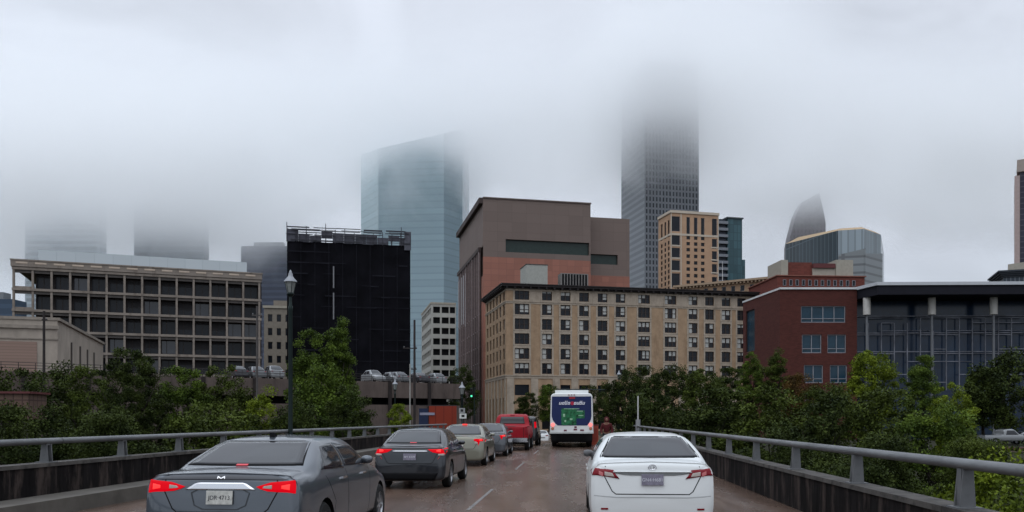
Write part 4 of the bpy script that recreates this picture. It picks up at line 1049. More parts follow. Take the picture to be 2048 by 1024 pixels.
    def ribbon(s, pts, ax, w=.007, off=.0015, mb=None, closed=False):
        mb = mb or MB(); P_ = []
        if closed: pts = pts+pts[:1]
        for (a, b), (c, d) in zip(pts, pts[1:]):
            n = max(2, int(math.hypot(c-a, d-b)/.05))
            for i in range(n): P_.append((a+(c-a)*i/n, b+(d-b)*i/n))
        P_.append(pts[-1]); prev = None
        for i, (a, b) in enumerate(P_):
            q = P_[min(i+1, len(P_)-1)]; r = P_[max(0, i-1)]; tx, tz = q[0]-r[0], q[1]-r[1]; l = math.hypot(tx, tz) or 1; nx, nz_ = -tz/l*w, tx/l*w
            p1, n1 = s.hit(a+nx, b+nz_, ax); p2, n2 = s.hit(a-nx, b-nz_, ax)
            v = {'r': Vector((0, -1, 0)), 't': Vector((0, 0, 1)), 'R': Vector((1, 0, 0)), 'L': Vector((-1, 0, 0))}[ax]
            cur = (p1+v*off, p2+v*off)
            if prev: mb.face((prev[0], cur[0], cur[1], prev[1]))
            prev = cur
        return mb
def mirror(poly): return [(-x, z) for x, z in poly]
WM = {}
def wheel(root, x, y, r, sd, w=.2):
    k = round(r, 2)
    if k not in WM:
        t = MB(); t.lathe([(r*.62, -w/2), (r*.9, -w/2-.005), (r, -w/2+.03), (r, w/2-.03), (r*.9, w/2+.005), (r*.62, w/2)], 28, axis='x')
        rm_ = MB(); rm_.lathe([(r*.66, w/2), (r*.64, w/2-.02), (r*.6, w/2-.06), (.0, w/2-.07)], 24, axis='x')
        rm_.lathe([(.055, w/2-.065), (.05, w/2-.02), (0, w/2-.015)], 12, axis='x')
        for i in range(7):
            a = 2*math.pi*i/7; q = Matrix.Rotation(a, 3, 'X'); rm_.box((w/2-.05, -.022, .04), (w/2-.012, .022, r*.62), rot=q, c=(w/2-.03, 0, 0))
        WM[k] = (t.mesh('tyre', tyre_m, smooth=True), rm_.mesh('rim', rim_m))
    h = link('wheel', WM[k][0], root, (x, y, r), 0 if sd > 0 else math.pi)
    link('rim', WM[k][1], h)
def paint(name, c, metal=.3, rough=.32, coat=.8): return mat('paint_'+name, c, rough, metal, 0, coat=coat)
lit_red = mat('lit_tail_lamp', (.14, .001, .003), .4, var=0, emit=(1, .001, .012), estr=.62, spec=.06)
hot_red = mat('lit_lamp_core', (.3, .02, .02), .3, var=0, emit=(1, .04, .035), estr=1.25, spec=.1)
red_lens = mat('red_lens', (.17, .004, .010), .25, var=0, spec=.25)
clear_lens = mat('clear_lens', (.36, .31, .28), .2, var=0)
seam_m = mat('panel_gap', (.006, .006, .007), .8, var=0)
def plate(root, x, z, y, text, dark=False, tilt=0.):
    pm = mat('dark_licence_plate' if dark else 'pale_licence_plate', (.16, .15, .19) if dark else (.40, .40, .37), .5, var=.3, scale=14)
    mb = MB(); mb.box((-.153, -.006, -.078), (.153, .006, .078)); p = mb.build('licence_plate', pm, root, loc=(x, y, z)); p.rotation_euler = (tilt, 0, 0)
    cu = bpy.data.curves.new('t', 'FONT'); cu.body = text; cu.size = .066; cu.align_x = 'CENTER'; cu.align_y = 'CENTER'; cu.extrude = .001
    o = bpy.data.objects.new('t', cu); COL.objects.link(o); dg = bpy.context.evaluated_depsgraph_get(); me = bpy.data.meshes.new_from_object(o.evaluated_get(dg)); bpy.data.objects.remove(o)
    me.materials.clear(); me.materials.append(mat('plate_letters_light' if dark else 'plate_letters', (.5, .5, .55) if dark else (.03, .03, .04), .6, var=0))
    t = link('plate_number', me, p, (0, -.008, -.004)); t.rotation_euler = (math.radians(90), 0, 0)
def sedan(name, label, l, y, m, hw=.9, L_=4.75, roof=1.45, tail=None, look='maxima', body_only=False, cat='car', loc=None, rz=None, arch=True, group=None, pl='9K7 M21', lit=True):
    """origin at rear bumper centre on the ground; y is the rear bumper"""
    r = thing(name, label, cat, loc or (lat(l, y), y, road_z(y)), RZ if rz is None else rz, group)
    k = L_/4.75; dr = roof-1.45
    deck = {'maxima': 1.07, 'corolla': 1.08, 'civic': 1.04}.get(look, 1.05)
    wb0, wb1 = {'maxima': (.62, 1.42), 'corolla': (.42, 1.05), 'civic': (.42, 1.15)}.get(look, (.5, 1.2))  # rear glass foot and head from the tail
    wf = .66
    st = [(.10, .975, deck-.10, .82, deck-.03, deck), (.24, .985, deck-.10, .80, deck-.015, deck+.02), ((.24+wb0)/2, .985, deck-.09, .80, deck-.005, deck+.03), (wb0, .995, deck-.085, .80, deck+.005, deck+.045),
          (wb0*.6+wb1*.4, 1.0, deck-.08, .765, deck*.52+1.36*.48+dr*.5-.02, deck*.5+1.39*.5+dr*.5), (wb1, 1.0, deck-.08, wf+.03, 1.345+dr, 1.39+dr), (wb1+.35, 1.0, deck-.09, wf, 1.385+dr, 1.44+dr), (wb1+.95, 1.0, deck-.10, wf, 1.39+dr, 1.45+dr),
          (wb1+1.45, 1.0, deck-.11, wf+.02, 1.34+dr, 1.40+dr), (wb1+1.95, 1.0, deck-.13, .74, 1.10+dr*.3, 1.16+dr*.3), (wb1+2.3, .995, deck-.16, .80, .96, 1.01), (3.9*k, .98, .84, .78, .88, .94), (4.35*k, .94, .74, .72, .78, .84), (4.62*k, .88, .66, .66, .70, .75)]
    wy = (.98*k, 3.82*k)
    sh = Shell(st, hw, .20, .0, 4.75*k, wy, wr=.325, arch=arch)
    sh.body('body', m, r)
    for yy in wy:
        for sd in (-1, 1): wheel(r, sd*(hw-.115), yy, .325, sd)
    # glass
    b = wb0+.03; zb_ = deck+.055; zt = 1.375+dr
    wbm = .755*hw; wtp = .60*hw
    rg = [(-wbm, zb_), (wbm, zb_), (wtp, zt), (-wtp, zt)]
    if look == 'corolla': rg = [(-.80*hw, zb_-.01), (-.79*hw, zb_-.012), (.79*hw, zb_-.012), (.80*hw, zb_-.01), (.60*hw, zt), (-.60*hw, zt)]
    cx_, cz_ = 0, sum(p[1] for p in rg)/len(rg)
    sh.patch([(x*1.035, cz_+(z-cz_)*1.09) for x, z in rg], 'r', .0025, .005).build('window_seal', seam_m, r, smooth='all')
    sh.patch(rg, 'r', .006).build('rear_window', dglass, r, smooth='all')
    z0 = deck-.045; sg = [(wb0+.38, z0+.02), (wb1+.55, z0-.01), (wb1+.55, 1.345+dr), (wb1+.05, 1.33+dr)]; sg2 = [(wb1+.62, z0-.01), (wb1+1.75, z0-.02), (wb1+1.35, 1.31+dr), (wb1+.62, 1.345+dr)]
    for ax in 'RL':
        sh.patch(sg, ax, .004).build('side_window', dglass, r, smooth='all'); sh.patch(sg2, ax, .004).build('side_window', dglass, r, smooth='all')
    ws = MB(); wsp = [(-.70*hw, wb1+2.15), (.70*hw, wb1+2.15), (.60*hw, wb1+1.35), (-.60*hw, wb1+1.35)]
    sh.patch(wsp, 't', .004).build('windscreen', dglass, r, smooth='all')
    # panel gaps
    g = MB(); tw = .74*hw if look != 'maxima' else .70*hw
    sh.ribbon([(-tw, deck-.02), (-tw*1.02, .86), (-tw*.86, .66), (-tw*.78, .62), (tw*.78, .62), (tw*.86, .66), (tw*1.02, .86), (tw, deck-.02)], 'r', mb=g)
    for ax in 'RL':
        for q in ([(1.12*k+.15, .34), (1.12*k+.28, .62), (1.05*k, .97)], [(wb1+.60, .26), (wb1+.60, z0-.02)], [(wb1+1.72, .26), (wb1+1.80, z0-.03)]): sh.ribbon(q, ax).build('panel_gap', seam_m, r)
        sh.ribbon([(1.5*k, .27), (3.3*k, .27)], ax, .02).build('sill_trim', seam_m, r)
    g.build('boot_gap', seam_m, r)
    for ax, sd in (('R', 1), ('L', -1)):
        for yy in (wb1+.38, wb1+1.42):
            p, n = sh.hit(yy, .90, ax); MB().box((p.x-.012, yy-.1, .888), (p.x+.03*sd+(.0 if sd > 0 else 0), yy+.1, .915)).build('door_handle', chrome if look == 'maxima' else m, r)
        p, n = sh.hit(wb1+1.72, z0+.03, ax); mi = MB(); ym = wb1+1.70
        mi.lathe([(.0, -.08), (.04, -.075), (.058, -.04), (.062, .0), (.055, .05), (.035, .08), (0, .09)], 12, (p.x+sd*.06, ym, z0+.05), axis='x'); mi.box((min(p.x-sd*.02, p.x+sd*.1), ym-.03, z0+.0), (max(p.x-sd*.02, p.x+sd*.1), ym+.03, z0+.045))
        mi.build('wing_mirror', mat('mirror_grey', (.10, .10, .105), .5, var=0) if look == 'corolla' else m, r, smooth=True)
    return r, sh, deck
def lamp(sh, root, poly, m, name='tail_light', off=.012, label=None, parent=None, crown=.0):
    for q in (poly, mirror(poly)):
        o = sh.patch(q, 'r', off, .03, 6, 8, crown).build(name, m, parent or root, smooth='all')
    return o
def add_plate(sh, r, z, text, dark=False, tilt=.12):
    p, n = sh.hit(0, z, 'r'); plate(r, 0, z, p.y-.022, text, dark, -tilt)
def lamp2(sh, root, outer, inner, mo, mi_, core=None):
    """a tail light with its own lens pieces as children"""
    for s_ in (1, -1):
        f = (lambda q: q) if s_ > 0 else mirror
        t = sh.patch(f(outer), 'r', .012, .03, 6, 10).build('tail_light', mo, root, smooth='all')
        if inner: sh.patch(f(inner), 'r', .018, .01, 4, 6).build('lens', mi_, t, smooth='all')
        if core: sh.patch(f(core), 'r', .018, .01, 4, 6).build('bulb', hot_red, t, smooth='all')
# --- grey sedan, nearest on the left
gp = paint('slate_grey', (.078, .09, .106), .5, .32)
r, sh, dk_ = sedan('grey_sedan', 'slate grey sedan with lit red lamps and pale plate, nearest car in the left lane', -4.03, 9.35, gp, .93, 4.85, 1.46)
lamp2(sh, r, [(.86, .835), (.60, .845), (.40, .905), (.60, .965), (.85, .985), (.86, .92)], [(.60, .885), (.49, .895), (.52, .925), (.60, .93)], lit_red, clear_lens, [(.80, .875), (.71, .88), (.71, .935), (.80, .94)])
sh.patch([(-.41, .875), (-.30, .945), (-.26, .955), (.26, .955), (.30, .945), (.41, .875), (.36, .875), (.26, .915), (-.26, .915), (-.36, .875)][:6]+[(.26, .913), (-.26, .913)], 'r', .014, .02, 6, 16).build('chrome_strip', chrome, r, smooth='all')
sh.patch([(-.78, .985), (.78, .985), (.60, 1.045), (-.60, 1.045)], 'r', .006, .01, 6, 20).build('tail_recess', mat('dark_tail_panel', (.03, .033, .042), .35, var=0, coat=.5), r, smooth='all')
sh.ribbon([(-.04, 1.0), (-.04, 1.025), (.0, 1.005), (.04, 1.025), (.04, 1.0)], 'r', .006, .012).build('badge', chrome, r)
sh.ribbon([(-.34, .84), (-.26, .88), (.26, .88), (.34, .84), (.30, .70), (.2, .655), (-.2, .655), (-.30, .70)], 'r', .006, .006, closed=True).build('plate_recess', mat('recess_edge', (.04, .045, .05), .5, var=0), r)
add_plate(sh, r, .79, 'JDR·4713')
sh.patch([(-.07, 1.115), (.07, 1.115), (.07, 1.13), (-.07, 1.13)], 'r', .012, .01, 2, 4).build('brake_light', mat('dim_red_lamp', (.3, .02, .03), .3, var=0, emit=(1, .05, .08), estr=.35), r)
p, n = sh.hit(0, 1.75, 't'); a = MB(); a.prism([(-.03, 1.62), (.03, 1.62), (.015, 1.78), (-.015, 1.78)], p.z-.02, [p.z+.05, p.z+.05, p.z+.015, p.z+.015]); a.build('roof_antenna', black, r)
sh.patch([(-.62, .24), (.62, .24), (.70, .36), (-.70, .36)], 'r', .006, .01, 4, 16).build('rear_diffuser', black, r, smooth='all')
# --- dark sedan, second
cp_ = paint('graphite', (.022, .024, .029), .45, .3)
r, sh, dk_ = sedan('dark_sedan', 'graphite sedan with lit red lamps, just ahead of the slate grey one', -3.93, 19.6, cp_, .875, 4.5, 1.46, look='civic')
lamp2(sh, r, [(.84, .84), (.56, .88), (.42, .955), (.44, .975), (.82, .985), (.85, .93)], [(.82, .81), (.68, .81), (.68, .85), (.83, .86)], lit_red, clear_lens, [(.74, .89), (.64, .90), (.64, .955), (.74, .96)])
sh.patch([(-.42, .90), (.42, .90), (.42, .925), (-.42, .925)], 'r', .016, .01, 3, 12).build('chrome_strip', chrome, r, smooth='all')
add_plate(sh, r, .78, 'BF7 K329', True)
sh.patch([(-.72, .985), (.72, .985), (.74, 1.0), (-.74, 1.0)], 'r', .02, .02, 3, 16).build('boot_lip', mat('grey_lip', (.16, .16, .17), .35, var=0), r, smooth='all')
sh.patch([(-.6, .23), (.6, .23), (.68, .40), (-.68, .40)], 'r', .006, .01, 4, 16).build('rear_diffuser', black, r, smooth='all')
sh.patch([(-.08, 1.095), (.08, 1.095), (.08, 1.11), (-.08, 1.11)], 'r', .012, .01, 2, 4).build('brake_light', MATS['dim_red_lamp'], r)
# --- beige sedan, third
bp = paint('champagne', (.19, .185, .145), .35, .35)
r, sh, dk_ = sedan('beige_sedan', 'champagne beige sedan, third in the left lane, partly hidden by the graphite one', -4.1, 29.2, bp, .9, 4.7, 1.5)
lamp2(sh, r, [(.88, .87), (.56, .89), (.50, .93), (.55, .99), (.88, 1.0)], [(.66, .80), (.54, .80), (.56, .875), (.66, .87)], lit_red, clear_lens, [(.80, .91), (.70, .915), (.70, .965), (.80, .97)])
add_plate(sh, r, .80, 'CKV·8806')
MB().box((-.09, 1.5, 1.46), (.09, 1.53, 1.50)).build('brake_light', hot_red, r)
# --- dark car, fourth
r, sh, dk_ = sedan('dark_hatchback', 'dark grey car squeezed between the champagne sedan and the red pickup, one lamp showing', -3.95, 36.6, paint('dark_grey', (.07, .075, .085), .4), .9, 4.6, 1.5)
lamp2(sh, r, [(.87, .88), (.62, .90), (.60, .98), (.86, 1.0)], None, lit_red, None, [(.84, .90), (.70, .91), (.70, .97), (.84, .975)])
add_plate(sh, r, .80, 'DL2 R540')
# --- white sedan, nearest on the right
wp = paint('white', (.60, .615, .61), 0., .35, .5)
r, sh, dk_ = sedan('white_sedan', 'white sedan with unlit red and clear lamps and dark plate, alone in the right lane', 1.09, 11.6, wp, .885, 4.6, 1.475, look='corolla')
lamp2(sh, r, [(.84, .86), (.46, .835), (.50, .88), (.55, .965), (.80, .985), (.86, .95)], [(.67, .865), (.53, .86), (.57, .93), (.67, .935)], red_lens, clear_lens)
for s_ in (1, -1):
    q = [(.75, .87), (.69, .868), (.69, .94), (.75, .945)]; sh.patch(q if s_ > 0 else mirror(q), 'r', .018, .01, 3, 4).build('reflector', mat('pink_lens', (.40, .08, .08), .15, var=0, coat=1), r)
sh.patch([(-.53, .905), (-.30, .885), (.30, .885), (.53, .905), (.53, .925), (-.53, .925)], 'r', .010, .01, 4, 18).build('boot_recess_shade', mat('grey_recess_shade', (.15, .16, .16), .5, var=0), r, smooth='all')  # raised grey patch: shade of the boot recess put into the colour
sh.patch([(-.55, .927), (.55, .927), (.55, .938), (-.55, .938)], 'r', .022, .02, 2, 18).build('boot_garnish', wp, r, smooth='all')
add_plate(sh, r, .825, 'GN4·H681', True)
em = MB()
for i in range(20):
    t = 2*math.pi*i/20; t2 = 2*math.pi*(i+1)/20; p, n = sh.hit(0, 1.0, 'r')
    for rx, rz_ in ((.055, .036), (.024, .036)): em.tube((math.cos(t)*rx, p.y-.012+.1*0, 1.0+math.sin(t)*rz_), (math.cos(t2)*rx, p.y-.012, 1.0+math.sin(t2)*rz_), .006, n=5)
em.build('badge', chrome, r)
sh.patch([(-.66, .22), (.66, .22), (.70, .30), (-.70, .30)], 'r', .006, .01, 4, 16).build('rear_diffuser', mat('grey_plastic', (.12, .12, .12), .6, var=0), r, smooth='all')
sh.ribbon([(-.86, .60), (-.5, .575), (.5, .575), (.86, .60)], 'r', .006, .003).build('bumper_crease', mat('crease_grey', (.35, .36, .36), .5, var=0), r)
for s_ in (1, -1):
    q = [(.72, .40), (.62, .40), (.62, .425), (.72, .425)]; sh.patch(q if s_ > 0 else mirror(q), 'r', .008, .01, 2, 4).build('bumper_reflector', red_lens, r)

# --- red pickup with a cab seen over its tailgate
def pickup():
    y = 43.5; l = -3.45; r = thing('red_pickup', 'bright red pickup truck with chrome rear bumper, ahead of the dark grey car', 'pickup truck', (lat(l, y), y, road_z(y)), RZ)
    rp = mat('paint_red', (.24, .003, .010), .45, 0., 0, spec=.2)
    st = [(.08, .96, 1.22, .93, 1.30, 1.31), (.3, .98, 1.22, .93, 1.31, 1.32), (1.0, .99, 1.22, .92, 1.32, 1.33), (1.75, 1, 1.22, .92, 1.32, 1.33), (1.95, 1, 1.24, .82, 1.78, 1.80), (2.25, 1, 1.25, .76, 1.90, 1.94), (3.1, 1, 1.25, .76, 1.91, 1.96), (3.7, 1, 1.24, .78, 1.80, 1.86), (4.2, 1, 1.2, .86, 1.32, 1.38), (4.6, .99, 1.15, .84, 1.2, 1.25), (5.2, .97, 1.08, .82, 1.15, 1.18), (5.55, .94, 1.0, .80, 1.04, 1.06)]
    sh = Shell(st, 1.0, .55, 0, 5.7, (1.15, 4.7), wr=.40, zmid=.85, lean=0)
    sh.body('body', rp, r)
    for yy in (1.15, 4.7):
        for sd in (-1, 1): wheel(r, sd*.86, yy, .40, sd, .25)
    sh.patch([(-.70, 1.42), (.70, 1.42), (.62, 1.80), (-.62, 1.80)], 'r', .006).build('rear_window', dglass, r, smooth='all')
    for ax in 'RL': sh.patch([(2.15, 1.30), (4.05, 1.28), (3.5, 1.80), (2.3, 1.82)], ax, .006).build('side_window', dglass, r, smooth='all')
    g = MB(); sh.ribbon([(-.74, .68), (.74, .68), (.74, 1.29), (-.74, 1.29)], 'r', .012, .003, g, True); g.build('tailgate_gap', seam_m, r)
    MB().box((-.13, -.03, 1.13), (.13, .03, 1.2)).build('tailgate_handle', mat('dark_red_handle', (.12, .01, .012), .4, var=0), r)
    b = MB(); b.box((-.94, -.16, .50), (.94, .08, .68)); b.box((-.98, -.10, .46), (.98, .1, .52)); b.build('bumper', chrome, r)
    plate(r, 0, .58, -.175, 'TR6 8821')
    for s_ in (1, -1):
        q = [(.95, .85), (.82, .85), (.82, 1.18), (.95, 1.18)]; sh.patch(q if s_ > 0 else mirror(q), 'r', .012, .03, 4, 4).build('tail_light', red_lens, r)
    MB().box((-.12, 2.0, 1.86), (.12, 2.06, 1.90)).build('brake_light', red_lens, r)
    ax_ = MB(); ax_.tube((-.8, 1.15, .4), (.8, 1.15, .4), .07); ax_.box((-.35, .3, .35), (-.25, 5.2, .5)); ax_.box((.25, .3, .35), (.35, 5.2, .5)); ax_.build('chassis', black, r)
pickup()
# --- black tall SUV ahead with one high lamp lit
def suv():
    y = 51.5; l = -3.3; r = thing('black_suv', 'tall black vehicle with a lit high red lamp, mostly hidden by the red pickup', 'car', (lat(l, y), y, road_z(y)), RZ)
    st = [(.08, .96, 1.2, .82, 1.68, 1.70), (.3, 1, 1.2, .80, 1.80, 1.84), (1.5, 1, 1.2, .80, 1.84, 1.88), (2.9, 1, 1.2, .80, 1.80, 1.84), (3.6, 1, 1.16, .84, 1.3, 1.36), (4.2, .98, 1.1, .82, 1.14, 1.18), (4.7, .94, 1.0, .8, 1.0, 1.04)]
    sh = Shell(st, .97, .3, 0, 4.85, (1.0, 3.9), wr=.38, zmid=.8, lean=.05, arch=False)
    sh.body('body', paint('black', (.012, .012, .014), .2), r)
    for yy in (1.0, 3.9):
        for sd in (-1, 1): wheel(r, sd*.88, yy, .38, sd, .22)
    sh.patch([(-.66, 1.22), (.66, 1.22), (.60, 1.62), (-.60, 1.62)], 'r', .006).build('rear_window', dglass, r, smooth='all')
    for s_ in (1, -1):
        q = [(.94, 1.15), (.76, 1.15), (.74, 1.5), (.88, 1.5)]; sh.patch(q if s_ > 0 else mirror(q), 'r', .012, .03, 4, 4).build('tail_light', lit_red, r)
    plate(r, 0, .9, -.02, 'LM3 7755')
suv()
# --- white car farther on
r, sh, dk_ = sedan('white_car', 'small-looking white car far ahead between the red pickup and the bus', -3.7, 88, wp, .88, 4.5, 1.45, look='corolla', arch=False)
lamp2(sh, r, [(.84, .86), (.56, .86), (.58, .965), (.84, .97)], None, red_lens, None)
sh.patch([(-.5, .62), (.5, .62), (.5, .76), (-.5, .76)], 'r', .008, .01, 2, 4).build('licence_plate', mat('grey_plate', (.2, .2, .2), .5), r)
# --- silver car beside it
r, sh, dk_ = sedan('silver_car', 'silver car far ahead just left of the bus, behind the small white car', -2.9+.9, 100, paint('silver', (.30, .31, .32), .5, .3), .88, 4.5, 1.45, look='civic', arch=False)
lamp2(sh, r, [(.84, .86), (.56, .86), (.58, .965), (.84, .97)], None, red_lens, None)

# ================================================================ BUS
def bus():
    y = 48.3; l = -.20; r = thing('city_bus', 'white city bus seen from behind with a dark blue rear panel and green advert', 'bus', (lat(l, y), y, road_z(y)), RZ)
    bw = mat('bus_white', (.62, .63, .62), .35, var=.05, scale=2, coat=.3); hw = 1.275
    def outline(s=1, zb=.85, zt=3.18, rd=.22, hw_=hw):
        o = [(-hw_, zb), (hw_, zb)]
        for i in range(7): t = math.pi/2*i/6; o.append((hw_-.06-rd+math.cos(t)*rd, zt-rd+math.sin(t)*rd))
        for i in range(7): t = math.pi/2+math.pi/2*i/6; o.append((-hw_+.06+rd+math.cos(t)*rd, zt-rd+math.sin(t)*rd))
        return o
    o = outline(); mb = MB(); rings = []
    for yy, s in ((0, .985), (.06, 1), (11.9, 1), (12, .97)): rings.append([(x*s, yy, z if z < 1 else 1+(z-1)*s) for x, z in o])
    n = len(o)
    mb.face(rings[0]); mb.face(rings[-1][::-1])
    for a, b in zip(rings, rings[1:]):
        for i in range(n): j = (i+1) % n; mb.face((a[i], b[i], b[j], a[j]))
    mb.build('body', bw, r)
    u = MB(); u.box((-1.2, .12, .32), (1.2, 11.6, .86)); u.box((-1.22, .02, .42), (1.22, .11, .849))
    for i in range(5): u.box((-.9, -.01, .47+i*.07), (.9, .02, .50+i*.07))
    u.build('engine_skirt', black, r)
    for yy in (2.6, 9.2):
        for sd in (-1, 1): wheel(r, sd*1.08, yy, .48, sd, .28)
    # rear blue panel tapering round the lamps
    c = [(-1.15, 3.0), (-1.17, 1.85), (-1.10, 1.62), (-.95, 1.42), (-.82, 1.30), (.90, 1.30), (1.02, 1.45), (1.12, 1.65), (1.16, 1.85), (1.14, 3.0)]
    mb = MB(); mb.face([(x, -.012, z) for x, z in c][::-1]); k = len(c)
    for i in range(k): a, b = c[i], c[(i+1) % k]; mb.face(((a[0], -.012, a[1]), (b[0], -.012, b[1]), (b[0], .03, b[1]), (a[0], .03, a[1])))
    pn = mb.build('rear_panel', mat('navy_vinyl', (.010, .018, .075), .4, var=.1), r)
    ad = MB(); ad.box((-.60, -.022, 1.32), (.28, -.013, 2.30)); ad.box((.281, -.0215, 1.72), (.76, -.013, 2.18)); ad.build('advert', mat('green_advert', (.016, .11, .045), .5, var=.75, scale=5, detail=2), r)
    a2 = MB()
    for (x, z, w, h) in ((-.45, 2.26, .9, .035), (.30, 2.12, .36, .04), (-.5, 1.8, .12, .18), (.4, 1.86, .28, .05), (-.1, 1.62, .15, .1), (-.42, 1.5, .1, .12)): a2.box((x, -.03, z), (x+w, -.0225, z+h))
    a2.build('advert_print', mat('pale_green_print', (.25, .42, .28), .5, var=.3, scale=9), r)  # pale marks printed on the green advert
    # the white wordmark: two groups of slanted strokes round a red emblem
    lt = MB(); x = -.74; rr = random.Random(8)
    for i in range(9):
        if i in (4,): x += .2; continue
        h = .22 if i in (2, 7) else .15; k_ = .035
        for a, b in ((0, 0), (.09, 0)): lt.face(((x+a, -.03, 2.52), (x+a+.045, -.03, 2.52), (x+a+.045+k_, -.03, 2.52+h), (x+a+k_, -.03, 2.52+h)))
        lt.face(((x+.01, -.031, 2.52), (x+.13, -.031, 2.52), (x+.137, -.031, 2.555), (x+.017, -.031, 2.555)))
        if i % 2: lt.face(((x+.035, -.0315, 2.63), (x+.16, -.0315, 2.63), (x+.168, -.0315, 2.67), (x+.043, -.0315, 2.67)))
        x += .165
    lt.build('wordmark', mat('white_vinyl', (.6, .6, .66), .5, var=0), r)
    e = MB(); e.lathe([(0, 0), (.11, 0)], 16, (0, 0, 0)); em = e.build('emblem', mat('red_vinyl', (.35, .02, .05), .5, var=0), r, loc=(.04, -.03, 2.60)); em.rotation_euler = (math.radians(90), 0, 0)
    for s_ in (-1, 1):
        t = MB(); t.lathe([(0, -.05), (.10, -.045), (.12, 0)], 14, (0, 0, 0)); o_ = t.build('tail_light', mat('bus_lamp', (.5, .1, .1), .3, var=0, emit=(1, .28, .26), estr=.95), r, loc=(s_*1.10, -.02, 1.34)); o_.rotation_euler = (math.radians(-90), 0, 0)
        t = MB(); t.lathe([(0, -.05), (.07, -.045), (.09, 0)], 14, (0, 0, 0)); o_ = t.build('indicator', mat('amber_lens', (.42, .17, .10), .3, var=0), r, loc=(s_*1.11, -.02, 1.12)); o_.rotation_euler = (math.radians(-90), 0, 0)
    t = MB()
    for x in (-.16, .0, .16): t.box((x-.04, -.04, 3.07), (x+.04, .05, 3.11))
    t.build('marker_light', red_lens, r)
    MB().box((-.14, -.05, 2.86), (.20, -.013, 2.98)).build('brake_light', mat('bus_top_lamp', (.25, .02, .03), .3, var=0), r)
    k = MB()
    for x, z, w in ((-.45, .97, .16), (.12, 1.02, .2), (.5, .98, .22), (.16, 1.16, .14)): k.box((x, -.02, z), (x+w, .01, z+.09))
    k.build('decal', mat('dark_decal', (.12, .03, .05), .5, var=.5, scale=8), r)
    MB().box((-1.28, -.07, .83), (1.28, .0, .93)).build('bumper', mat('bus_bumper', (.45, .46, .45), .5), r)
    p = MB(); p.box((-1.0, 1.5, 3.19), (1.0, 4.5, 3.42)); p.build('roof_unit', bw, r)
    for s_ in (-1, 1):
        for i in range(6): MB().box((min(s_*1.276, s_*1.284), 1.2+i*1.75, 1.75), (max(s_*1.276, s_*1.284), 2.8+i*1.75, 2.75)).build('side_window', dglass, r)
bus()

# ================================================================ DECK CARS AND PARKED PICKUP
def deck_px(px, back):
    """the place on the deck edge in the direction of picture column px"""
    t = (px-1024)/F; b = dB-dn*back; s = (t*b.y-b.x)/(du.x-t*du.y); return b+du*s
dang = math.atan2(du.y, du.x)
protos = []
for nm, c, lk in (('white', (.20, .205, .21), 'corolla'), ('silver', (.12, .125, .13), 'civic'), ('dark', (.03, .03, .035), 'maxima')):
    p = deck_px({'white': 884, 'silver': 808, 'dark': 850}[nm], .9)
    q, sh, dk_ = sedan('parked_car', {'white': 'white parked car on the deck edge, rightmost of the row, below the white garage', 'silver': 'silver parked car on the deck edge just left of the utility pole', 'dark': 'black parked car on the deck edge just right of the utility pole'}[nm], 0, 0, paint('deck_'+nm, c, .2), .9, 4.6, 1.62, look=lk, loc=(p.x, p.y, 6.66), rz=dang, arch=False, group='cars parked along the deck edge')
    lamp2(sh, q, [(.84, .86), (.56, .86), (.58, .965), (.84, .97)], None, red_lens, None)
    protos.append(q)
names = [('white', 733, 'white parked car on the deck edge, first right of the big tree'), ('silver', 771, 'silver parked car on the deck edge between the first white one and the pale pole'),
         ('white', 556, 'white parked car on the deck edge just left of the lamp post'), ('silver', 520, 'silver parked car on the deck edge right of the grey wooden pole'), ('dark', 484, 'black parked car on the deck edge left of the grey wooden pole')]
ix = {'white': 0, 'silver': 1, 'dark': 2}
for c, s, lab in names:
    p = deck_px(s, 5.6 if int(s) % 2 else .9); dup(protos[ix[c]], (p.x, p.y, 6.66), dang+(math.pi if int(s) % 2 else 0), lab, scale=(1, 1, 1.12 if c == 'white' else 1))
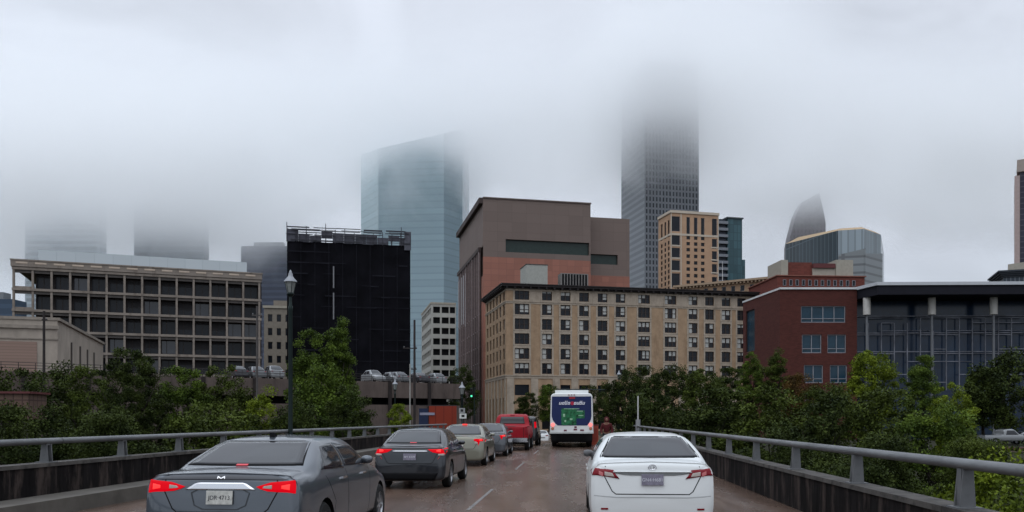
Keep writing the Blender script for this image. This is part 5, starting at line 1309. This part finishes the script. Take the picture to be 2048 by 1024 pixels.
def parked_pickup():
    p = P(1962, 880, 92); r = thing('white_pickup', 'white pickup parked side-on beyond the trees at the right edge', 'pickup truck', (p.x, p.y, -1.22), math.radians(-90))
    st = [(.08, .96, 1.1, .93, 1.15, 1.16), (1.9, 1, 1.1, .92, 1.16, 1.17), (2.05, 1, 1.12, .82, 1.6, 1.62), (2.4, 1, 1.12, .78, 1.72, 1.76), (3.2, 1, 1.12, .78, 1.72, 1.76), (3.9, 1, 1.1, .84, 1.16, 1.2), (5.0, .97, 1.0, .8, 1.05, 1.08), (5.3, .94, .9, .8, .95, .98)]
    sh = Shell(st, .95, .45, 0, 5.5, (1.1, 4.5), wr=.38, zmid=.8, lean=0)
    sh.body('body', paint('deck_white', (.55, .56, .56)), r)
    for yy in (1.1, 4.5):
        for sd in (-1, 1): wheel(r, sd*.84, yy, .38, sd, .22)
    for ax in 'RL': sh.patch([(2.25, 1.16), (3.7, 1.16), (3.2, 1.64), (2.4, 1.64)], ax, .006).build('side_window', dglass, r, smooth='all')
    g = thing('grey_parked_car', 'blurred grey car parked right of the white pickup at the right edge', 'car', (0, 0, 0))
    bpy.data.objects.remove(g)
    q, sh, dk_ = sedan('parked_car', 'grey car parked behind the white pickup at the right edge', 0, 0, paint('silver', (.30, .31, .32)), .9, 4.6, 1.45, look='civic', loc=(P(2022, 880, 97).x, 97, -1.25), rz=math.radians(-80), arch=False)
    mb = MB(); z = P(2030, 885, 84); mb.box((0, 0, -6), (16, .4, z.z-.7)); b = mb.build('wall_panel', mat('beige_retaining', (.22, .175, .135), .85, var=.3, scale=.8), None)
    t = thing('retaining_wall', 'beige retaining wall below the parked pickup at the right edge', 'retaining wall', (P(2008, 890, 84).x, 84, 0)); b.parent = t
    c = MB(); c.box((-.1, -.1, z.z-.7), (16.1, .5, z.z-.5)); c.build('coping', mat('brown_coping', (.10, .05, .04), .8), t)
parked_pickup()

# ================================================================ STREET FURNITURE
green_iron = mat('dark_green_iron', (.012, .02, .019), .45, .4, var=.2)
def lamp_post(px, d, ztop, z0, name, label, k=1.0, glass=None, rz=0):
    r = thing(name, label, 'street lamp', ((px-1024)/F*d, d, z0), rz); h = ztop-z0
    m = MB(); zt = h-1.15*k
    m.lathe([(.0, 0), (.23*k, 0), (.23*k, .12), (.19*k, .16), (.19*k, .5), (.15*k, .62), (.12*k, .8), (.105*k, .95), (.10*k, 1.0), (.085*k, zt-.5), (.10*k, zt-.45), (.10*k, zt-.35), (.07*k, zt-.3), (.06*k, zt)], 12)
    m.build('post', green_iron, r, smooth=True)
    b = MB(); b.lathe([(.06*k, zt), (.12*k, zt+.03), (.16*k, zt+.10), (.14*k, zt+.14)], 12); b.build('lantern_base', green_iron, r, smooth=True)
    g = MB(); g.lathe([(.13*k, zt+.14), (.23*k, zt+.62*k)], 6); g.build('lantern_glass', glass or mat('lantern_glass', (.20, .21, .20), .25, var=.2, scale=6), r)
    rb = MB()
    for i in range(6): t = math.pi/3*i; rb.tube((math.cos(t)*.135*k, math.sin(t)*.135*k, zt+.13), (math.cos(t)*.235*k, math.sin(t)*.235*k, zt+.63*k), .014*k, n=5)
    rb.build('lantern_rib', green_iron, r)
    c = MB(); c.lathe([(.28*k, zt+.62*k), (.27*k, zt+.66*k), (.16*k, zt+.78*k), (.10*k, zt+.88*k), (.09*k, zt+.98*k), (.06*k, zt+1.0*k), (.055*k, zt+1.06*k), (0, zt+1.15*k)], 12); c.build('lantern_cap', mat('silver_cap', (.26, .27, .29), .45, .2, var=.1), r, smooth=True)
    return r
lamp_post(581, 28.6, 6.86, -.9, 'street_lamp', 'dark green street lamp with silver-capped lantern, standing behind the left rail', .82)
lamp_post(1238, 100, 7.6, -1.3, 'street_lamp', 'distant dark street lamp in front of the hotel, right of the bus')
lamp_post(790, 104, 6.75, -1.3, 'street_lamp', 'pale-topped lamp before the deck wall, left of the utility pole', 1.3)
lamp_post(924, 104, 6.4, -1.3, 'street_lamp', 'pale-topped lamp at the right end of the deck by the red hoarding', 1.5)
wood = mat('pole_wood', (.028, .023, .022), .85, var=.2, scale=3)
def pole(px, d, ytop, z0, rad, label, arms, m=wood, name='utility_pole'):
    r = thing(name, label, 'pole', ((px-1024)/F*d, d, z0), .2); t = zof(ytop, d, z0)
    MB().tube((0, 0, 0), (0, 0, t), rad, rad*.75, 9).build('post', m, r, smooth=True)
    for z, a, b in arms:
        MB().box((a, -.06, t-z-.12), (b, .06, t-z)).build('crossarm', m, r)
        i_ = MB()
        for x in (a+.1, b-.1): i_.lathe([(.0, 0), (.05, 0), (.06, .1), (.03, .16), (0, .17)], 8, (x, 0, t-z))
        i_.build('insulator', mat('insulator', (.12, .12, .12), .4), r)
    return r
pole(829, 95, 640, -1.3, .16, 'tall dark utility pole with a crossarm, in front of the white parking garage', ((3.2, -1.3, .3), (5.6, -.4, .25)))
pole(514, 84, 612, -1.3, .13, 'grey wooden pole in front of the right end of the gridded office', ((.9, -.5, .5),), mat('grey_pole', (.07, .062, .06), .8, var=.2))
pole(88, 80, 622, -1.3, .15, 'dark pole in front of the pinkish panel of the beige building', ((.8, -.2, .3),))
pole(820, 92, 728, -1.3, .08, 'slim pale pole just left of the tall dark utility pole', (), mat('pale_pole', (.27, .26, .24), .6), 'pale_pole')
# black tall shape right of the grid office is a vent stack
r = pole(1276, 56, 792, -6, .055, 'thin white post standing behind the right rail above the white sedan roof', (), mat('white_post', (.48, .47, .46), .6), 'white_post')
MB().tube((0, 0, zof(842, 56, -6)-1.8), (0, 0, zof(842, 56, -6)+.1), .16, n=10).build('sleeve', mat('grey_sleeve', (.26, .26, .27), .6), r, smooth=True)
r = thing('brown_shed', 'small pinkish-brown panelled shed among the dark trees at the left edge', 'shed', (P(-10, 0, 40).x, 40, ground_z(-24, 40)), .1)
zs = zof(787, 40, r.location.z); MB().box((0, 0, zs-1.25), (1.5, 2, zs)).build('wall', grid_mat('shed_panel', (.12, .075, .058), (.06, .035, .03), .42, .6, .03, .8, var=.1), r); MB().box((.1, .1, 0), (.3, .3, zs-1.26)).build('leg', wood, r); MB().box((1.2, .1, 0), (1.4, .3, zs-1.26)).build('leg', wood, r); MB().box((-.15, -.15, zs), (1.65, 2.1, zs+.1)).build('roof', mat('dark_red_metal', (.10, .03, .03), .6), r)
# traffic signals
def signal(px, py, d, label, k=1.0, z0=-1.3, green=True):
    r = thing('traffic_signal', label, 'traffic signal', ((px-1024)/F*d, d, z0), 0); z = zof(py, d, z0)
    MB().tube((.38, .1, 0), (.38, .1, z+1.1), .09, .07).build('post', green_iron, r, smooth=True)
    MB().box((-.2, -.12, z-.35), (.2, .12, z+.95)).build('housing', mat('signal_housing', (.02, .025, .022), .5), r)
    MB().box((.2, .04, z+.3), (.34, .16, z+.4)).build('bracket', green_iron, r)
    for i in range(3):
        on = i == 0 if green else False
        l = MB(); l.lathe([(0, -.04), (.10, -.03), (.135, 0)], 14, (0, 0, 0))
        o = l.build('lens', mat('lit_green_lens', (.02, .4, .2), .3, var=0, emit=(.10, 1, .52), estr=1.3) if on else mat('dark_lens', (.03, .01, .01), .3, var=0), r, loc=(0, -.125, z-.15+i*.4)); o.rotation_euler = (math.radians(-90), 0, 0)
        h = MB(); h.lathe([(.15, 0), (.15, .2)], 14, (0, 0, 0)); o = h.build('visor', MATS['signal_housing'], r, loc=(0, -.12, z-.15+i*.4)); o.rotation_euler = (math.radians(90), 0, 0)
signal(943, 790, 112, 'traffic signal showing green in front of the dark street tree, left of the red pickup', 1)
# signs
def sign(px, d, z0, label, panels, name='road_sign', post=.035):
    r = thing(name, label, 'road sign', ((px-1024)/F*d, d, z0)); zt = max(zof(t, d, z0) for _, t, _, _, _ in panels)
    MB().tube((0, .03, 0), (0, .03, zt), post, n=8).build('post', steel, r)
    for x0, t, x1, b, c in panels:
        za, zb_ = zof(b, d, z0), zof(t, d, z0); xa, xb = (x0-px)/F*d, (x1-px)/F*d
        f = MB(); f.box((xa, -.02, za), (xb, .0, zb_)); f.build('sign_face', mat('sign_%s' % c, {'w': (.55, .55, .53), 'g': (.25, .25, .25)}[c], .5, var=.1), r)
        k = MB(); w = xb-xa; h = zb_-za; k.box((xa+w*.28, -.024, za+h*.25), (xa+w*.72, -.0205, za+h*.75)); k.build('symbol', mat('sign_black', (.02, .02, .02), .5), r)
    return r
sign(924, 96, -1.3, 'grey-white pair of square road signs on a post right of the red hoarding', [(918, 816, 930, 826, 'g'), (919, 827, 933, 837, 'w')])
# overhead lane signs above the bus
r = thing('overhead_signs', 'mast arm with round and rectangular signs over the road above the bus', 'road sign', (P(1236, 0, 96).x, 96, -1.3)); zt = zof(780, 96, -1.3)
m = MB(); m.tube((0, 0, 0), (0, 0, zt+.2), .12, .09); m.tube((0, 0, zt), (-7.2, 0, zt+.1), .07, .05); m.build('mast_arm', green_iron, r, smooth=True)
a = (1127-1236)/F*96; f = MB(); f.box((a-.34, -.1, zt-.7), (a+.34, -.07, zt+.0)); f.build('round_sign', mat('sign_w', (.55, .55, .53), .5), r)
f = MB(); f.lathe([(0, 0), (.17, 0)], 16, (0, 0, 0)); o = f.build('symbol', mat('sign_black', (.02, .02, .02), .5), r, loc=(a, -.105, zt-.35)); o.rotation_euler = (math.radians(90), 0, 0)
a = (1149-1236)/F*96; f = MB(); f.box((a-.52, -.1, zt-.68), (a+.55, -.07, zt-.0)); f.build('rectangular_sign', mat('sign_g', (.25, .25, .25), .5), r)
f = MB()
for i in range(3): f.box((a-.4, -.104, zt-.58+i*.19), (a+.4-.2*(i == 1), -.1005, zt-.50+i*.19))
f.build('lettering', mat('sign_w', (.5, .5, .5)), r)
# red hoarding with blue and white sign
r = thing('red_hoarding', 'long red-orange hoarding in front of the deck, above the champagne sedan', 'hoarding', (P(838, 0, 100).x, 100, -1.3), .05)
za, zb_ = 0.1, zof(812, 100, -1.3); w = (913-838)/F*100
MB().box((1.2, 0, za), (w, .15, zb_)).build('panel', grid_mat('red_hoarding_panel', (.19, .024, .010), (.10, .012, .007), 1.0, 9, .04, .6, var=.12), r)
MB().box((0, -.1, za+1.1), (1.1, -.02, zb_-.3)).build('blue_board', mat('blue_board', (.012, .02, .05), .6), r)
MB().box((.1, -.13, zb_-1.1), (1.9, -.101, zb_-.8)).build('white_stripe', mat('white_print', (.22, .22, .28), .6), r)
MB().box((0, .15, zb_), (w, .3, zb_+.12)).build('top_rail', mat('dark_rail', (.03, .025, .025), .6), r)
# orange-red barrel-like cabinet by the kerb, and the person in red
r = thing('red_cabinet', 'narrow orange-red roadside cabinet immediately right of the bus', 'cabinet', (lat(1.3, 54), 54, road_z(54)), RZ)
MB().box((-.22, -.2, 0), (.22, .2, 1.25)).build('case', mat('orange_red_metal', (.30, .055, .03), .5, var=.15), r); MB().box((-.25, -.23, 1.25), (.25, .23, 1.32)).build('lid', mat('dark_red_metal', (.10, .03, .03), .6), r); MB().box((-.16, -.215, .2), (.16, -.2, 1.1)).build('door', mat('orange_red_door', (.24, .04, .025), .5, var=.15), r)
def person(l, y, label):
    r = thing('person', label, 'person', (lat(l, y), y, 0), RZ+math.pi)
    V = [(0, 0, .95), (0, 0, 1.15), (0, .01, 1.38), (0, .02, 1.50), (0, .03, 1.60), (0, .03, 1.72),
         (.10, 0, .90), (.12, .02, .50), (.13, -.03, .09), (.14, .10, .04), (-.10, 0, .90), (-.12, .06, .50), (-.13, -.02, .09), (-.13, .12, .04),
         (.19, .0, 1.41), (.27, .02, 1.14), (.24, .22, .98), (.235, .28, .95), (-.19, 0, 1.41), (-.27, .0, 1.14), (-.24, .16, .94), (-.235, .22, .90)]
    E_ = [(0, 1), (1, 2), (2, 3), (3, 4), (4, 5), (0, 6), (6, 7), (7, 8), (8, 9), (0, 10), (10, 11), (11, 12), (12, 13), (2, 14), (14, 15), (15, 16), (16, 17), (2, 18), (18, 19), (19, 20), (20, 21)]
    R = [.15, .14, .16, .065, .095, .085, .095, .065, .045, .04, .095, .065, .045, .04, .07, .05, .035, .03, .07, .05, .035, .03]
    def skin(name, idx, grow, m, z_ok):
        me = bpy.data.meshes.new(name); mp_ = {i: k for k, i in enumerate(idx)}
        me.from_pydata([V[i] for i in idx], [(mp_[a], mp_[b]) for a, b in E_ if a in mp_ and b in mp_], []); o = link(name, me)
        s = o.modifiers.new('s', 'SKIN'); sub = o.modifiers.new('u', 'SUBSURF'); sub.levels = sub.render_levels = 2
        for k, i in enumerate(idx): q = me.skin_vertices[0].data[k]; q.radius = (R[i]+grow, (R[i]+grow)*(.72 if i in (0, 1, 2) else 1)); q.use_root = k == 0
        dg = bpy.context.evaluated_depsgraph_get(); dg.update(); nm = bpy.data.meshes.new_from_object(o.evaluated_get(dg)); bpy.data.objects.remove(o)
        nm.materials.clear(); nm.materials.append(m); nm.shade_smooth(); nm.name = name
        return link(name, nm, r)
    skin('body', list(range(22)), 0, mat('skin', (.16, .08, .055), .6, var=.05), None)
    skin('jacket', [0, 1, 2, 14, 15, 16, 18, 19, 20], .022, mat('dark_red_cloth', (.055, .006, .008), .85, var=.2), None)
    skin('trousers', [0, 6, 7, 8, 10, 11, 12], .018, mat('black_cloth', (.012, .012, .015), .85, var=.2), None)
    h = MB(); h.lathe([(0, .13), (.07, .115), (.115, .06), (.125, -.02), (.11, -.12), (.09, -.16)], 14, (0, 0, 0)); h.build('hood', MATS['dark_red_cloth'], r, smooth='all', loc=(0, -.005, 1.66))
    f = MB(); f.lathe([(0, .09), (.06, .07), (.08, 0), (.06, -.08), (0, -.11)], 12, (0, 0, 0)); f.lathe([(0, .02), (.015, -.02), (.02, -.04), (0, -.05)], 6, (0, .08, 0)); f.build('face', MATS['skin'], r, smooth='all', loc=(0, .055, 1.65))
    return r
person(1.53, 40, 'person in a dark red hooded jacket and black trousers walking right of the bus')
# ================================================================ LOW CLOUD (a real scattering volume round the tower tops)
def low_cloud(a, b, dmax, z0, z1):
    MB_ = MB(); MB_.box(a, b); mt = bpy.data.materials.new('cloud_vapour'); mt.use_nodes = True; nt = mt.node_tree; N = nt.nodes; L = nt.links; N.clear()
    out = N.new('ShaderNodeOutputMaterial'); pv = N.new('ShaderNodeVolumePrincipled'); pv.inputs['Anisotropy'].default_value = .75; pv.inputs['Color'].default_value = (1, 1, 1, 1)
    L.new(pv.outputs[0], out.inputs['Volume'])
    g = N.new('ShaderNodeNewGeometry'); sp = N.new('ShaderNodeSeparateXYZ'); L.new(g.outputs['Position'], sp.inputs[0])
    def mr(v, i0, i1, o0, o1, it='SMOOTHSTEP'):
        r = N.new('ShaderNodeMapRange'); r.interpolation_type = it; L.new(v, r.inputs[0])
        for i, x in enumerate((i0, i1, o0, o1)): r.inputs[i+1].default_value = x
        return r.outputs[0]
    def ma(op, x, y):
        n = N.new('ShaderNodeMath'); n.operation = op
        for i, v in enumerate((x, y)):
            if isinstance(v, (int, float)): n.inputs[i].default_value = v
            else: L.new(v, n.inputs[i])
        return n.outputs[0]
    nz = N.new('ShaderNodeTexNoise'); nz.inputs['Scale'].default_value = .017; nz.inputs['Detail'].default_value = 6; nz.inputs['Roughness'].default_value = .7; nz.inputs['Distortion'].default_value = .6
    L.new(g.outputs['Position'], nz.inputs['Vector'])
    # the cloud hangs lower towards the left and over the glass tower
    h = ma('ADD', sp.outputs[2], ma('MULTIPLY', nz.outputs[0], 130))
    h = ma('ADD', h, mr(sp.outputs[0], -155, -108, 40, 0))
    h = ma('ADD', h, mr(sp.outputs[0], 130, 185, 0, 16))
    # and its top is lower away from the tall grey tower
    zt = ma('SUBTRACT', sp.outputs[2], ma('MULTIPLY', mr(sp.outputs[0], 20, 70, 0, 32), mr(sp.outputs[0], 130, 190, 1, 0)))
    L.new(ma('MULTIPLY', mr(h, z0+65, z1+65, 0, dmax, 'SMOOTHERSTEP'), mr(zt, 168, 214, 1, 0)), pv.inputs['Density'])
    mt.cycles.volume_step_rate = 2.0
    tag(MB_.build('low_cloud', mt), kind='stuff')
low_cloud((-430, 400, 75), (430, 610, 250), .038, 124, 190)
